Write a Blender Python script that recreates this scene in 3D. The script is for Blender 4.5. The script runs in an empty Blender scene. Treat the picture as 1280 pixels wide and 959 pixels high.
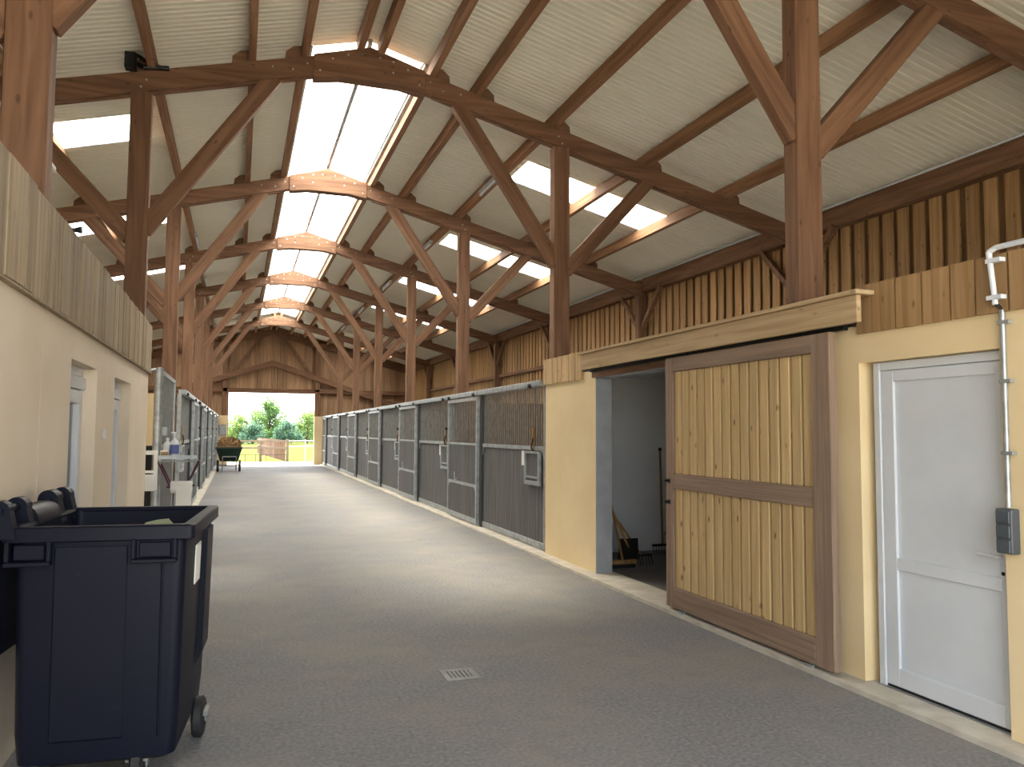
import bpy, math, random
from mathutils import Vector, Matrix
random.seed(7)
scene = bpy.context.scene
col = scene.collection

# ------------------------------------------------------------------ camera
FPX, YAW, PITCH, ROLL = 987.5, 0.33262, 0.06143, 0.00605
cd = bpy.data.cameras.new('camera'); cam = bpy.data.objects.new('camera', cd); col.objects.link(cam)
cd.sensor_fit = 'HORIZONTAL'; cd.sensor_width = 36.0; cd.lens = FPX / 1280 * 36.0
cd.clip_start = 0.05; cd.clip_end = 600
fw = Vector((math.sin(YAW) * math.cos(PITCH), math.cos(YAW) * math.cos(PITCH), math.sin(PITCH)))
rt = Vector((math.cos(YAW), -math.sin(YAW), 0)); up = rt.cross(fw)
r2 = math.cos(ROLL) * rt + math.sin(ROLL) * up; u2 = -math.sin(ROLL) * rt + math.cos(ROLL) * up
M3 = Matrix((r2, u2, -fw)).transposed()
cam.matrix_world = Matrix.Translation((0, 0, 1.7)) @ M3.to_4x4()
scene.camera = cam

# ------------------------------------------------------------------ sky, sun, exposure
world = bpy.data.worlds.new('sky'); scene.world = world; world.use_nodes = True
wn = world.node_tree; wn.nodes.clear()
wo = wn.nodes.new('ShaderNodeOutputWorld'); bg = wn.nodes.new('ShaderNodeBackground')
sky = wn.nodes.new('ShaderNodeTexSky'); sky.sky_type = 'NISHITA'; sky.sun_disc = False
sky.sun_elevation = math.radians(58); sky.sun_rotation = math.radians(-18); sky.dust_density = 3.0; sky.air_density = 1.0
mixw = wn.nodes.new('ShaderNodeMix'); mixw.data_type = 'RGBA'; mixw.inputs[0].default_value = 0.72
sc_ = wn.nodes.new('ShaderNodeVectorMath'); sc_.operation = 'SCALE'; sc_.inputs['Scale'].default_value = 0.12
wn.links.new(sky.outputs[0], sc_.inputs[0]); wn.links.new(sc_.outputs[0], mixw.inputs[6])
mixw.inputs[7].default_value = (0.95, 0.98, 1.0, 1)      # thin white high cloud
wn.links.new(mixw.outputs[2], bg.inputs[0]); bg.inputs[1].default_value = 6.0
wn.links.new(bg.outputs[0], wo.inputs[0])

sd = bpy.data.lights.new('sun', 'SUN'); sun = bpy.data.objects.new('sun', sd); col.objects.link(sun)
sd.energy = 32.0; sd.angle = math.radians(16); sd.color = (1.0, 0.89, 0.71)
SUNDIR = Vector((0.17, -0.47, -1.0)).normalized()
sun.rotation_euler = SUNDIR.to_track_quat('-Z', 'Y').to_euler()
sun.location = (-5, 30, 30)

scene.view_settings.view_transform = 'Standard'
scene.view_settings.look = 'None'
scene.view_settings.exposure = 0.36
scene.view_settings.gamma = 1.0
scene.view_settings.use_curve_mapping = False
try:
    scene.cycles.use_denoising = True
    scene.cycles.max_bounces = 10; scene.cycles.diffuse_bounces = 6; scene.cycles.transmission_bounces = 6
    scene.cycles.transparent_max_bounces = 12
    scene.cycles.sample_clamp_indirect = 12.0
    scene.cycles.caustics_reflective = False; scene.cycles.caustics_refractive = False
except Exception:
    pass

# ------------------------------------------------------------------ helpers
def srgb(r, g, b):
    f = lambda c: (c / 255 / 12.92) if c <= 10.31 else (((c / 255) + 0.055) / 1.055) ** 2.4
    return (f(r), f(g), f(b), 1.0)

class MB:
    def __init__(s): s.v = []; s.f = []
    def add(s, vs, fs):
        n = len(s.v); s.v += [tuple(p) for p in vs]; s.f += [tuple(i + n for i in q) for q in fs]; return s
    def box(s, x0, x1, y0, y1, z0, z1):
        return s.add([(x0,y0,z0),(x1,y0,z0),(x1,y1,z0),(x0,y1,z0),(x0,y0,z1),(x1,y0,z1),(x1,y1,z1),(x0,y1,z1)],
                     [(0,3,2,1),(4,5,6,7),(0,1,5,4),(1,2,6,5),(2,3,7,6),(3,0,4,7)])
    def beam(s, p, q, w, h, upv=(0,0,1)):
        p = Vector(p); q = Vector(q); d = (q - p).normalized(); a = d.cross(Vector(upv))
        if a.length < 1e-5: a = d.cross(Vector((1,0,0)))
        a.normalize(); b = a.cross(d)
        vs = []
        for e in (p, q):
            for i, j in ((-1,-1),(1,-1),(1,1),(-1,1)): vs.append(e + a * (i * w / 2) + b * (j * h / 2))
        return s.add(vs, [(0,3,2,1),(4,5,6,7),(0,1,5,4),(1,2,6,5),(2,3,7,6),(3,0,4,7)])
    def tube(s, p, q, r, n=8, r1=None, caps=True):
        p = Vector(p); q = Vector(q); d = (q - p).normalized(); a = d.cross(Vector((0,0,1)))
        if a.length < 1e-4: a = d.cross(Vector((1,0,0)))
        a.normalize(); b = a.cross(d); r1 = r if r1 is None else r1; vs = []
        for e, rr in ((p, r), (q, r1)):
            for i in range(n):
                t = 2 * math.pi * i / n; vs.append(e + a * (rr * math.cos(t)) + b * (rr * math.sin(t)))
        fs = [(i, i + n, (i + 1) % n + n, (i + 1) % n) for i in range(n)]
        if caps: fs += [tuple(range(n)), tuple(range(2 * n - 1, n - 1, -1))]
        return s.add(vs, fs)
    def path(s, pts, r, n=8):
        for i in range(len(pts) - 1): s.tube(pts[i], pts[i + 1], r, n)
        return s
    def lathe(s, prof, n=16, c=(0,0,0), axis='z'):
        vs = []
        for r, h in prof:
            for i in range(n):
                t = 2 * math.pi * i / n; a, b = r * math.cos(t), r * math.sin(t)
                p = (a, b, h) if axis == 'z' else ((h, a, b) if axis == 'x' else (a, h, b))
                vs.append((p[0] + c[0], p[1] + c[1], p[2] + c[2]))
        fs = []
        for k in range(len(prof) - 1):
            for i in range(n):
                j = (i + 1) % n; fs.append((k*n+i, k*n+j, (k+1)*n+j, (k+1)*n+i))
        fs.append(tuple(range(n))); m = (len(prof) - 1) * n; fs.append(tuple(m + i for i in range(n)))
        return s.add(vs, fs)
    def prism(s, poly, axis, a, b):
        # poly: list of 2-D points in the plane normal to axis
        def P(u, v, w): return {'x': (w, u, v), 'y': (u, w, v), 'z': (u, v, w)}[axis]
        n = len(poly); vs = [P(u, v, a) for u, v in poly] + [P(u, v, b) for u, v in poly]
        return s.add(vs, [tuple(range(n)), tuple(range(2*n-1, n-1, -1))] + [(i, (i+1)%n, (i+1)%n+n, i+n) for i in range(n)])
    def mesh(s, name, mat, smooth=False, origin=None):
        me = bpy.data.meshes.new(name)
        o = origin or (0, 0, 0)
        me.from_pydata([(x - o[0], y - o[1], z - o[2]) for x, y, z in s.v], [], s.f)
        import bmesh
        bm = bmesh.new(); bm.from_mesh(me); bmesh.ops.recalc_face_normals(bm, faces=bm.faces); bm.to_mesh(me); bm.free()
        if smooth:
            me.polygons.foreach_set('use_smooth', [True] * len(me.polygons))
        me.materials.append(mat); me.update(); return me
    def build(s, name, mat, parent=None, smooth=False, bevel=0.0, raw=False, angle=None):
        # coordinates are world coordinates unless raw; a child keeps its parent's origin
        o = None
        if parent is not None and not raw: o = ORG.get(parent.name, (0, 0, 0))
        me = s.mesh(name, mat, smooth, o); ob = bpy.data.objects.new(name, me); col.objects.link(ob)
        if parent is not None: ob.parent = parent; ORG[ob.name] = ORG.get(parent.name, (0, 0, 0))
        else: ORG[ob.name] = (0, 0, 0)
        if bevel:
            m = ob.modifiers.new('bevel', 'BEVEL'); m.width = bevel; m.segments = 1; m.limit_method = 'ANGLE'
        if smooth and angle is None:
            try:
                me.set_sharp_from_angle(angle=math.radians(40))
            except Exception: pass
        return ob
ORG = {}
def empty(name, loc=(0,0,0)):
    o = bpy.data.objects.new(name, None); col.objects.link(o); o.location = loc; o.empty_display_size = 0.2
    ORG[o.name] = tuple(loc); return o
def tag(o, label=None, cat=None, group=None, kind=None):
    if label: o['label'] = label
    if cat: o['category'] = cat
    if group: o['group'] = group
    if kind: o['kind'] = kind
    return o
def inst(src, parent, loc, name=None, scale=None, rot=None):
    o = src.copy(); col.objects.link(o); o.parent = parent; o.location = loc
    if name: o.name = name
    if scale: o.scale = scale
    if rot: o.rotation_euler = rot
    return o
def copy_tree(o, parent=None):
    c = o.copy(); col.objects.link(c); c.parent = parent
    for ch in list(o.children): copy_tree(ch, c)
    return c
ORD = ['nearest', 'second', 'third', 'fourth', 'fifth', 'sixth', 'seventh', 'eighth', 'ninth']

# ------------------------------------------------------------------ materials
class NT:
    def __init__(s, name):
        s.m = bpy.data.materials.new(name); s.m.use_nodes = True; s.t = s.m.node_tree; s.t.nodes.clear()
        s.out = s.n('OutputMaterial')
    def n(s, k, **kw):
        x = s.t.nodes.new('ShaderNode' + k)
        for a, b in kw.items(): setattr(x, a, b)
        return x
    def l(s, a, b): s.t.links.new(a, b)
    def mix(s, fac, a, b, blend='MIX'):
        m = s.n('Mix', data_type='RGBA', blend_type=blend)
        for v, i in ((fac, 0), (a, 6), (b, 7)):
            if hasattr(v, 'is_output'): s.l(v, m.inputs[i])
            else: m.inputs[i].default_value = v
        return m.outputs[2]
    def ramp(s, fac, a, b):
        r = s.n('MapRange'); r.inputs[1].default_value = a; r.inputs[2].default_value = b; s.l(fac, r.inputs[0]); return r.outputs[0]

def coords(g, scale, rnd=True):
    tc = g.n('TexCoord'); vec = tc.outputs['Object']
    oi = g.n('ObjectInfo')
    if rnd:
        k = g.n('VectorMath', operation='SCALE'); k.inputs['Scale'].default_value = 37.0
        cb = g.n('CombineXYZ'); g.l(oi.outputs['Random'], cb.inputs[0]); g.l(oi.outputs['Random'], cb.inputs[1]); g.l(oi.outputs['Random'], cb.inputs[2])
        g.l(cb.outputs[0], k.inputs[0]); ad = g.n('VectorMath', operation='ADD'); g.l(vec, ad.inputs[0]); g.l(k.outputs[0], ad.inputs[1]); vec = ad.outputs[0]
    mp = g.n('Mapping'); mp.inputs['Scale'].default_value = scale; g.l(vec, mp.inputs['Vector'])
    return mp.outputs[0], oi, vec

def plain(name, c, rough=0.6, metal=0.0, c2=None, nscale=6.0, bump=0.0, bscale=60.0, lo=0.35, hi=0.65, spec=0.5):
    g = NT(name); b = g.n('BsdfPrincipled'); g.l(b.outputs[0], g.out.inputs[0])
    b.inputs['Roughness'].default_value = rough; b.inputs['Metallic'].default_value = metal
    b.inputs['Specular IOR Level'].default_value = spec
    v, oi, vec = coords(g, (1, 1, 1), False)
    nz = g.n('TexNoise'); nz.inputs['Scale'].default_value = nscale; nz.inputs['Detail'].default_value = 5; g.l(v, nz.inputs['Vector'])
    g.l(g.mix(g.ramp(nz.outputs[0], lo, hi), c, c2 or tuple(x * 0.86 for x in c[:3]) + (1,)), b.inputs['Base Color'])
    if bump:
        n2 = g.n('TexNoise'); n2.inputs['Scale'].default_value = bscale; n2.inputs['Detail'].default_value = 4; g.l(v, n2.inputs['Vector'])
        bp = g.n('Bump'); bp.inputs['Strength'].default_value = bump; bp.inputs['Distance'].default_value = 0.01
        g.l(n2.outputs[0], bp.inputs['Height']); g.l(bp.outputs[0], b.inputs['Normal'])
    return g.m

def wood(name, c1, c2, axis='z', rough=0.7, knots=0.5, vary=0.25, grain=22.0):
    g = NT(name); b = g.n('BsdfPrincipled'); g.l(b.outputs[0], g.out.inputs[0]); b.inputs['Roughness'].default_value = rough
    b.inputs['Specular IOR Level'].default_value = 0.3
    i = 'xyz'.index(axis); sc = [grain] * 3; sc[i] = 0.9
    v, oi, vec = coords(g, sc)
    nz = g.n('TexNoise'); nz.inputs['Scale'].default_value = 1.0; nz.inputs['Detail'].default_value = 4; nz.inputs['Distortion'].default_value = 0.6; g.l(v, nz.inputs['Vector'])
    c = g.mix(g.ramp(nz.outputs[0], 0.35, 0.68), c1, c2)
    mp = g.n('Mapping'); ks = [9.0] * 3; ks[i] = 4.0; mp.inputs['Scale'].default_value = ks; g.l(vec, mp.inputs['Vector'])
    vo = g.n('TexVoronoi'); vo.inputs['Scale'].default_value = 1.0; g.l(mp.outputs[0], vo.inputs['Vector'])
    kn = g.ramp(vo.outputs['Distance'], 0.15, 0.06)
    km = g.n('Math', operation='MULTIPLY'); km.inputs[1].default_value = knots; g.l(kn, km.inputs[0])
    c = g.mix(km.outputs[0], c, tuple(x * 0.28 for x in c2[:3]) + (1,))
    # every piece a little lighter or darker
    hs = g.n('HueSaturation'); mr = g.n('MapRange'); mr.inputs[3].default_value = 1 - vary; mr.inputs[4].default_value = 1 + vary
    g.l(oi.outputs['Random'], mr.inputs[0]); g.l(mr.outputs[0], hs.inputs['Value']); g.l(c, hs.inputs['Color'])
    g.l(hs.outputs[0], b.inputs['Base Color'])
    bp = g.n('Bump'); bp.inputs['Strength'].default_value = 0.15; bp.inputs['Distance'].default_value = 0.004
    g.l(nz.outputs[0], bp.inputs['Height']); g.l(bp.outputs[0], b.inputs['Normal'])
    return g.m

TR1, TR2 = srgb(134, 101, 77), srgb(102, 73, 54)
M = {}
for ax in 'xyz': M['timber_' + ax] = wood('timber_' + ax, TR1, TR2, ax, knots=0.6, vary=0.08, grain=14)
M['purlin'] = wood('purlin_wood', srgb(164, 124, 92), srgb(128, 92, 64), 'y', knots=0.4, vary=0.1, grain=14)
M['clad'] = wood('cladding_wood', srgb(180, 146, 102), srgb(150, 116, 76), 'z', knots=0.7, vary=0.16)
M['clad_back'] = wood('cladding_back_wood', srgb(128, 98, 66), srgb(100, 74, 48), 'z', knots=0.4)
M['pale'] = wood('pale_board_wood', srgb(204, 176, 132), srgb(178, 148, 104), 'z', knots=0.55, vary=0.10)
M['pale_y'] = wood('pale_beam_wood', srgb(192, 168, 132), srgb(166, 140, 102), 'y', knots=0.4, vary=0.05)
M['grey_board'] = wood('weathered_board_wood', srgb(156, 140, 114), srgb(124, 108, 84), 'z', knots=0.35, vary=0.22)
M['door_board'] = wood('door_board_wood', srgb(198, 172, 126), srgb(178, 150, 104), 'z', knots=0.9, vary=0.10)
M['door_frame_z'] = wood('door_frame_wood', srgb(146, 124, 105), srgb(120, 100, 84), 'z', knots=0.15, vary=0.05, grain=30)
M['door_frame_y'] = wood('door_frame_wood_across', srgb(146, 124, 105), srgb(120, 100, 84), 'y', knots=0.15, vary=0.05, grain=30)
M['stall_board'] = wood('stall_board_wood', srgb(98, 98, 97), srgb(78, 76, 75), 'z', knots=0.05, vary=0.1, grain=16)
M['gable_board'] = wood('gable_board_wood', srgb(176, 144, 112), srgb(138, 108, 80), 'z', knots=0.4, vary=0.22)
M['galv'] = plain('galvanised_steel', srgb(176, 182, 184), 0.42, 0.55, srgb(146, 152, 154), 9)
M['galv_dark'] = plain('dull_galvanised_bar', srgb(138, 140, 138), 0.5, 0.4, srgb(116, 118, 116), 9)
M['cream'] = plain('cream_render', srgb(230, 209, 166), 0.85, 0, srgb(222, 199, 154), 1.3, 0.12, 90)
M['cream_left'] = plain('beige_render', srgb(216, 203, 184), 0.85, 0, srgb(207, 193, 172), 1.1, 0.10, 90)
M['white_wall'] = plain('white_plaster', srgb(226, 228, 230), 0.85, 0, srgb(214, 217, 220), 1.0, 0.06, 60)
M['white_pvc'] = plain('white_plastic', srgb(212, 217, 222), 0.35, 0, srgb(203, 208, 213), 2.0)
M['roof'] = plain('roof_sheet', srgb(236, 234, 218), 0.5, 0, srgb(230, 227, 209), 0.8)
M['roof_top'] = plain('roof_top_sheet', srgb(120, 120, 118), 0.6)
M['alu'] = plain('aluminium_bar', srgb(170, 172, 172), 0.4, 0.6)
M['black'] = plain('black_plastic', srgb(20, 21, 24), 0.42, 0, srgb(28, 29, 32), 8)
M['rubber'] = plain('black_rubber', srgb(26, 26, 28), 0.7, 0, srgb(34, 34, 36), 8)
M['iron'] = plain('black_iron', srgb(24, 24, 24), 0.45, 0.4)
M['steel'] = plain('steel', srgb(190, 192, 194), 0.3, 0.9)
M['glass'] = None
M['paper'] = plain('white_paper', srgb(236, 236, 232), 0.8, 0, srgb(226, 226, 222), 3)
M['kerb'] = plain('pale_concrete', srgb(196, 190, 176), 0.9, 0, srgb(172, 166, 152), 5, 0.3, 60)
M['dgrey'] = plain('dark_grey_plastic', srgb(74, 80, 86), 0.45, 0, srgb(66, 72, 78), 6)
M['hay'] = plain('hay', srgb(126, 98, 60), 0.95, 0, srgb(84, 62, 36), 14, 0.9, 40)
M['green_paint'] = plain('dark_green_paint', srgb(22, 52, 44), 0.45, 0, srgb(16, 40, 34), 5)
M['purple'] = plain('maroon_painted_tube', srgb(78, 44, 56), 0.45, 0.2)
M['handle_wood'] = wood('tool_handle_wood', srgb(160, 126, 76), srgb(130, 98, 56), 'z', knots=0.0)
M['brown_box'] = plain('cardboard', srgb(176, 150, 112), 0.9)
M['blue'] = plain('blue_label', srgb(96, 110, 168), 0.6)
M['brass'] = plain('tarnished_brass', srgb(150, 116, 66), 0.4, 0.6)
M['fence_paint'] = plain('weathered_white_paint', srgb(122, 116, 104), 0.9)
M['fence'] = wood('fence_wood', srgb(134, 108, 94), srgb(108, 86, 74), 'z', knots=0.1)
M['bark'] = plain('bark', srgb(92, 80, 66), 0.95, 0, srgb(60, 52, 42), 8, 0.5, 30)
M['blackmat'] = plain('black_rubber_mat', srgb(24, 23, 24), 0.8)
M['gravel'] = plain('pale_gravel', srgb(136, 132, 124), 0.95, 0, srgb(116, 112, 104), 20, 0.4, 60)
M['grass'] = plain('grass', srgb(62, 72, 38), 1.0, 0, srgb(80, 85, 52), 1.5, 0.0, 30, spec=0.0)
M['hedge'] = plain('hedge', srgb(52, 72, 50), 0.95, 0, srgb(34, 52, 36), 6)

def leafmat(name, a, b_):
    g = NT(name); d = g.n('BsdfDiffuse'); t = g.n('BsdfTranslucent'); mx = g.n('MixShader'); mx.inputs[0].default_value = 0.4
    v, oi, vec = coords(g, (1, 1, 1), False)
    nz = g.n('TexNoise'); nz.inputs['Scale'].default_value = 1.2; g.l(v, nz.inputs['Vector'])
    c = g.mix(g.ramp(nz.outputs[0], 0.35, 0.65), a, b_); g.l(c, d.inputs[0]); g.l(c, t.inputs[0])
    g.l(d.outputs[0], mx.inputs[1]); g.l(t.outputs[0], mx.inputs[2]); g.l(mx.outputs[0], g.out.inputs[0]); return g.m
M['leaf1'] = leafmat('tree_leaves', srgb(122, 150, 92), srgb(98, 130, 86))
M['leaf2'] = leafmat('bush_leaves', srgb(138, 160, 92), srgb(108, 136, 84))
M['leaf3'] = leafmat('blue_green_leaves', srgb(96, 126, 108), srgb(78, 106, 90))

def skylight_mat():
    g = NT('frosted_skylight'); t = g.n('BsdfTranslucent'); t.inputs[0].default_value = (0.92, 0.93, 0.93, 1)
    tp = g.n('BsdfTransparent'); tp.inputs[0].default_value = (0.95, 0.95, 0.95, 1)
    mx = g.n('MixShader'); mx.inputs[0].default_value = 0.18
    g.l(t.outputs[0], mx.inputs[1]); g.l(tp.outputs[0], mx.inputs[2]); g.l(mx.outputs[0], g.out.inputs[0]); return g.m
M['skylight'] = skylight_mat()
def glass_mat():
    g = NT('window_glass'); tp = g.n('BsdfTransparent'); tp.inputs[0].default_value = (0.75, 0.8, 0.82, 1)
    gl = g.n('BsdfGlossy'); gl.inputs['Roughness'].default_value = 0.03
    mx = g.n('MixShader'); fr = g.n('Fresnel'); fr.inputs[0].default_value = 1.5; g.l(fr.outputs[0], mx.inputs[0])
    g.l(tp.outputs[0], mx.inputs[1]); g.l(gl.outputs[0], mx.inputs[2]); g.l(mx.outputs[0], g.out.inputs[0]); return g.m
M['glass'] = glass_mat()

def floor_mat():
    g = NT('worn_asphalt_floor'); b = g.n('BsdfPrincipled'); g.l(b.outputs[0], g.out.inputs[0]); b.inputs['Roughness'].default_value = 0.78
    b.inputs['Specular IOR Level'].default_value = 0.35
    v, oi, vec = coords(g, (1, 1, 1), False)
    n1 = g.n('TexNoise'); n1.inputs['Scale'].default_value = 38; n1.inputs['Detail'].default_value = 6; n1.inputs['Roughness'].default_value = 0.7; g.l(v, n1.inputs['Vector'])
    c = g.mix(g.ramp(n1.outputs[0], 0.3, 0.7), srgb(92, 92, 95), srgb(138, 138, 140))
    n2 = g.n('TexNoise'); n2.inputs['Scale'].default_value = 0.9; n2.inputs['Detail'].default_value = 6; n2.inputs['Roughness'].default_value = 0.65; g.l(v, n2.inputs['Vector'])
    c = g.mix(g.ramp(n2.outputs[0], 0.40, 0.95), c, srgb(142, 136, 124))
    n3 = g.n('TexNoise'); n3.inputs['Scale'].default_value = 3.5; n3.inputs['Detail'].default_value = 8; g.l(v, n3.inputs['Vector'])
    c = g.mix(g.ramp(n3.outputs[0], 0.55, 1.0), c, srgb(112, 110, 108))
    g.l(c, b.inputs['Base Color'])
    bp = g.n('Bump'); bp.inputs['Strength'].default_value = 0.5; bp.inputs['Distance'].default_value = 0.006
    g.l(n1.outputs[0], bp.inputs['Height']); g.l(bp.outputs[0], b.inputs['Normal'])
    return g.m
M['floor'] = floor_mat()

def bin_mat():
    g = NT('navy_bin_plastic'); b = g.n('BsdfPrincipled'); g.l(b.outputs[0], g.out.inputs[0]); b.inputs['Roughness'].default_value = 0.5; b.inputs['Specular IOR Level'].default_value = 0.22
    v, oi, vec = coords(g, (3, 3, 14), False)
    n1 = g.n('TexNoise'); n1.inputs['Scale'].default_value = 2.5; n1.inputs['Detail'].default_value = 8; n1.inputs['Roughness'].default_value = 0.75; g.l(v, n1.inputs['Vector'])
    c = g.mix(g.ramp(n1.outputs[0], 0.62, 0.82), srgb(7, 12, 28), srgb(36, 44, 64))
    g.l(c, b.inputs['Base Color']); return g.m
M['bin'] = bin_mat()

# ------------------------------------------------------------------ dimensions
L = 5.2; T1Y = 5.15                      # truss spacing, front face of the first truss
CX = 1.55                                # ridge
PXR, PXL = 4.2, -1.1                     # inner faces of the posts
RT, SL = 6.80, 0.26                      # rafter top at the ridge, slope
YF, YB = -0.60, 41.60                    # gables
XOR, XOL = 8.62, 2 * CX - 8.62           # outer walls
rt_z = lambda off: RT - SL * abs(off)

# ------------------------------------------------------------------ floor and ground
f = MB().box(XOL, XOR, YF - 0.3, YB + 0.4, -0.2, 0.0).build('floor', M['floor']); tag(f, kind='structure')
o = MB().box(3.88, 4.30, -0.5, 10.40, 0.0, 0.035).build('baseboard_right', M['kerb']); tag(o, kind='structure')
o = MB().box(3.90, 4.16, 10.40, 41.4, 0.0, 0.03).build('baseboard_right', M['kerb']); tag(o, kind='structure')
o = MB().box(-1.12, -0.80, 15.4, 41.4, 0.0, 0.05).build('baseboard_left', M['kerb']); tag(o, kind='structure')
o = MB().box(-6, 12, YB + 0.4, 46.2, -0.25, -0.03).build('gravel_yard', M['gravel']); tag(o, 'pale gravel yard just outside the far barn doorway', 'yard', kind='structure')
o = MB().box(-120, 140, 46.2, 300, -0.4, -0.05).build('meadow', M['grass']); tag(o, 'sunlit green meadow beyond the fence outside', 'meadow', kind='structure')
o = MB().box(-60, 60, -60, YF - 0.3, -0.3, -0.03).build('forecourt', plain('pale_forecourt', srgb(206, 200, 188), 0.95, 0, srgb(188, 182, 170), 8)); tag(o, 'pale gravel forecourt in front of the barn entrance', 'yard', kind='structure')

# ------------------------------------------------------------------ roof: panels, skylight panes, purlins
ceil = empty('ceiling'); tag(ceil, kind='structure')
CS = math.sqrt(1 + SL * SL)
PW = 1.04
def panel_mesh(o0, o1, mat, ribs=10, name='roof_panel'):
    """one ribbed sheet, 1.04 m wide, from offset o0 to o1 down the slope (+x side, ridge at x=0)"""
    m = MB(); xs = []; 
    for r in range(ribs):
        p = PW / ribs; y = r * p
        xs += [(y, 0.0), (y + p * 0.55, 0.0), (y + p * 0.70, 0.012), (y + p * 0.85, 0.012)]
    xs.append((PW, 0.0)); n = len(xs); vs = []
    for off in (o0, o1):
        z = RT + 0.2 - SL * off
        for y, d in xs: vs.append((off, y, z + d))
    fs = [(i, i + 1, i + 1 + n, i + n) for i in range(n - 1)]
    m.add(vs, fs)
    if mat is not M['skylight']:
        a, b = RT + 0.27 - SL * o0, RT + 0.27 - SL * o1
        m.add([(o0, 0, a), (o0, PW, a), (o1, PW, b), (o1, 0, b)], [(0, 1, 2, 3)])
    return m.mesh(name, mat)
EAVE = 7.15
PM = {}
def panel(o0, o1, y, side, sky=False):
    key = (round(o0, 2), round(o1, 2), sky)
    if key not in PM:
        PM[key] = panel_mesh(o0, o1, M['skylight'] if sky else M['roof'], 8 if sky else 10, 'skylight_pane' if sky else 'roof_panel')
    ob = bpy.data.objects.new('skylight_pane' if sky else 'roof_panel', PM[key]); col.objects.link(ob); ob.parent = ceil
    ob.location = (CX, y, 0)
    if side < 0: ob.scale = (-1, 1, 1)
    return ob
SKY0, SKY1 = 10.52, 36.5                 # ridge skylight run
y = T1Y + 0.81 - PW * 7
while y < YB + 0.3:
    ph = ((y - T1Y) / L) % 1.0
    bay = math.floor((y + 0.01 - T1Y) / L)
    side_sky = abs(ph * L - 1.85) < 0.06 and 1 <= bay <= 6
    for s in (1, -1):
        a = 0.74
        if side_sky:
            panel(a, 2.93, y, s); panel(2.93, 5.60, y, s, True); panel(5.60, EAVE, y, s)
        else:
            panel(a, EAVE, y, s)
    y += PW
y = SKY0 - PW * 11                       # the strip along the ridge: sheet at both ends, frosted panes between
while y < YB + 0.3:
    for s in (1, -1): panel(0.0, 0.74, y, s, SKY0 - 0.01 < y < SKY1 - PW + 0.5)
    y += PW
# purlins: one length per bay between trusses
def purlin(off, y0, y1, side, w=0.09, h=0.2, mat=None):
    x = CX + side * off; z = RT + 0.195 - SL * off
    MB().box(x - w / 2, x + w / 2, y0, y1, z - h, z - 0.012 - SL * w / 2).build('purlin', mat or M['purlin'], ceil)
bays = [T1Y - L + 0.08 + L * k for k in range(8)]
for s in (1, -1):
    for off in (0.85, 1.50, 2.66, 4.17, 5.55):
        for y0 in bays: purlin(off, y0, y0 + L, s)
    for y0 in (bays[0], bays[1], bays[7]):
        purlin(0.14, y0, y0 + L, s)
for y0 in bays[2:7]:
    MB().box(CX - 0.03, CX + 0.03, y0, y0 + L, RT + 0.11, RT + 0.19).build('ridge_bar', M['alu'], ceil)
    for s in (1, -1):
        x = CX + s * 0.775
        MB().box(x - 0.02, x + 0.02, y0, y0 + L, RT - 0.06, RT - 0.03).build('edge_bar', M['alu'], ceil)

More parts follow.
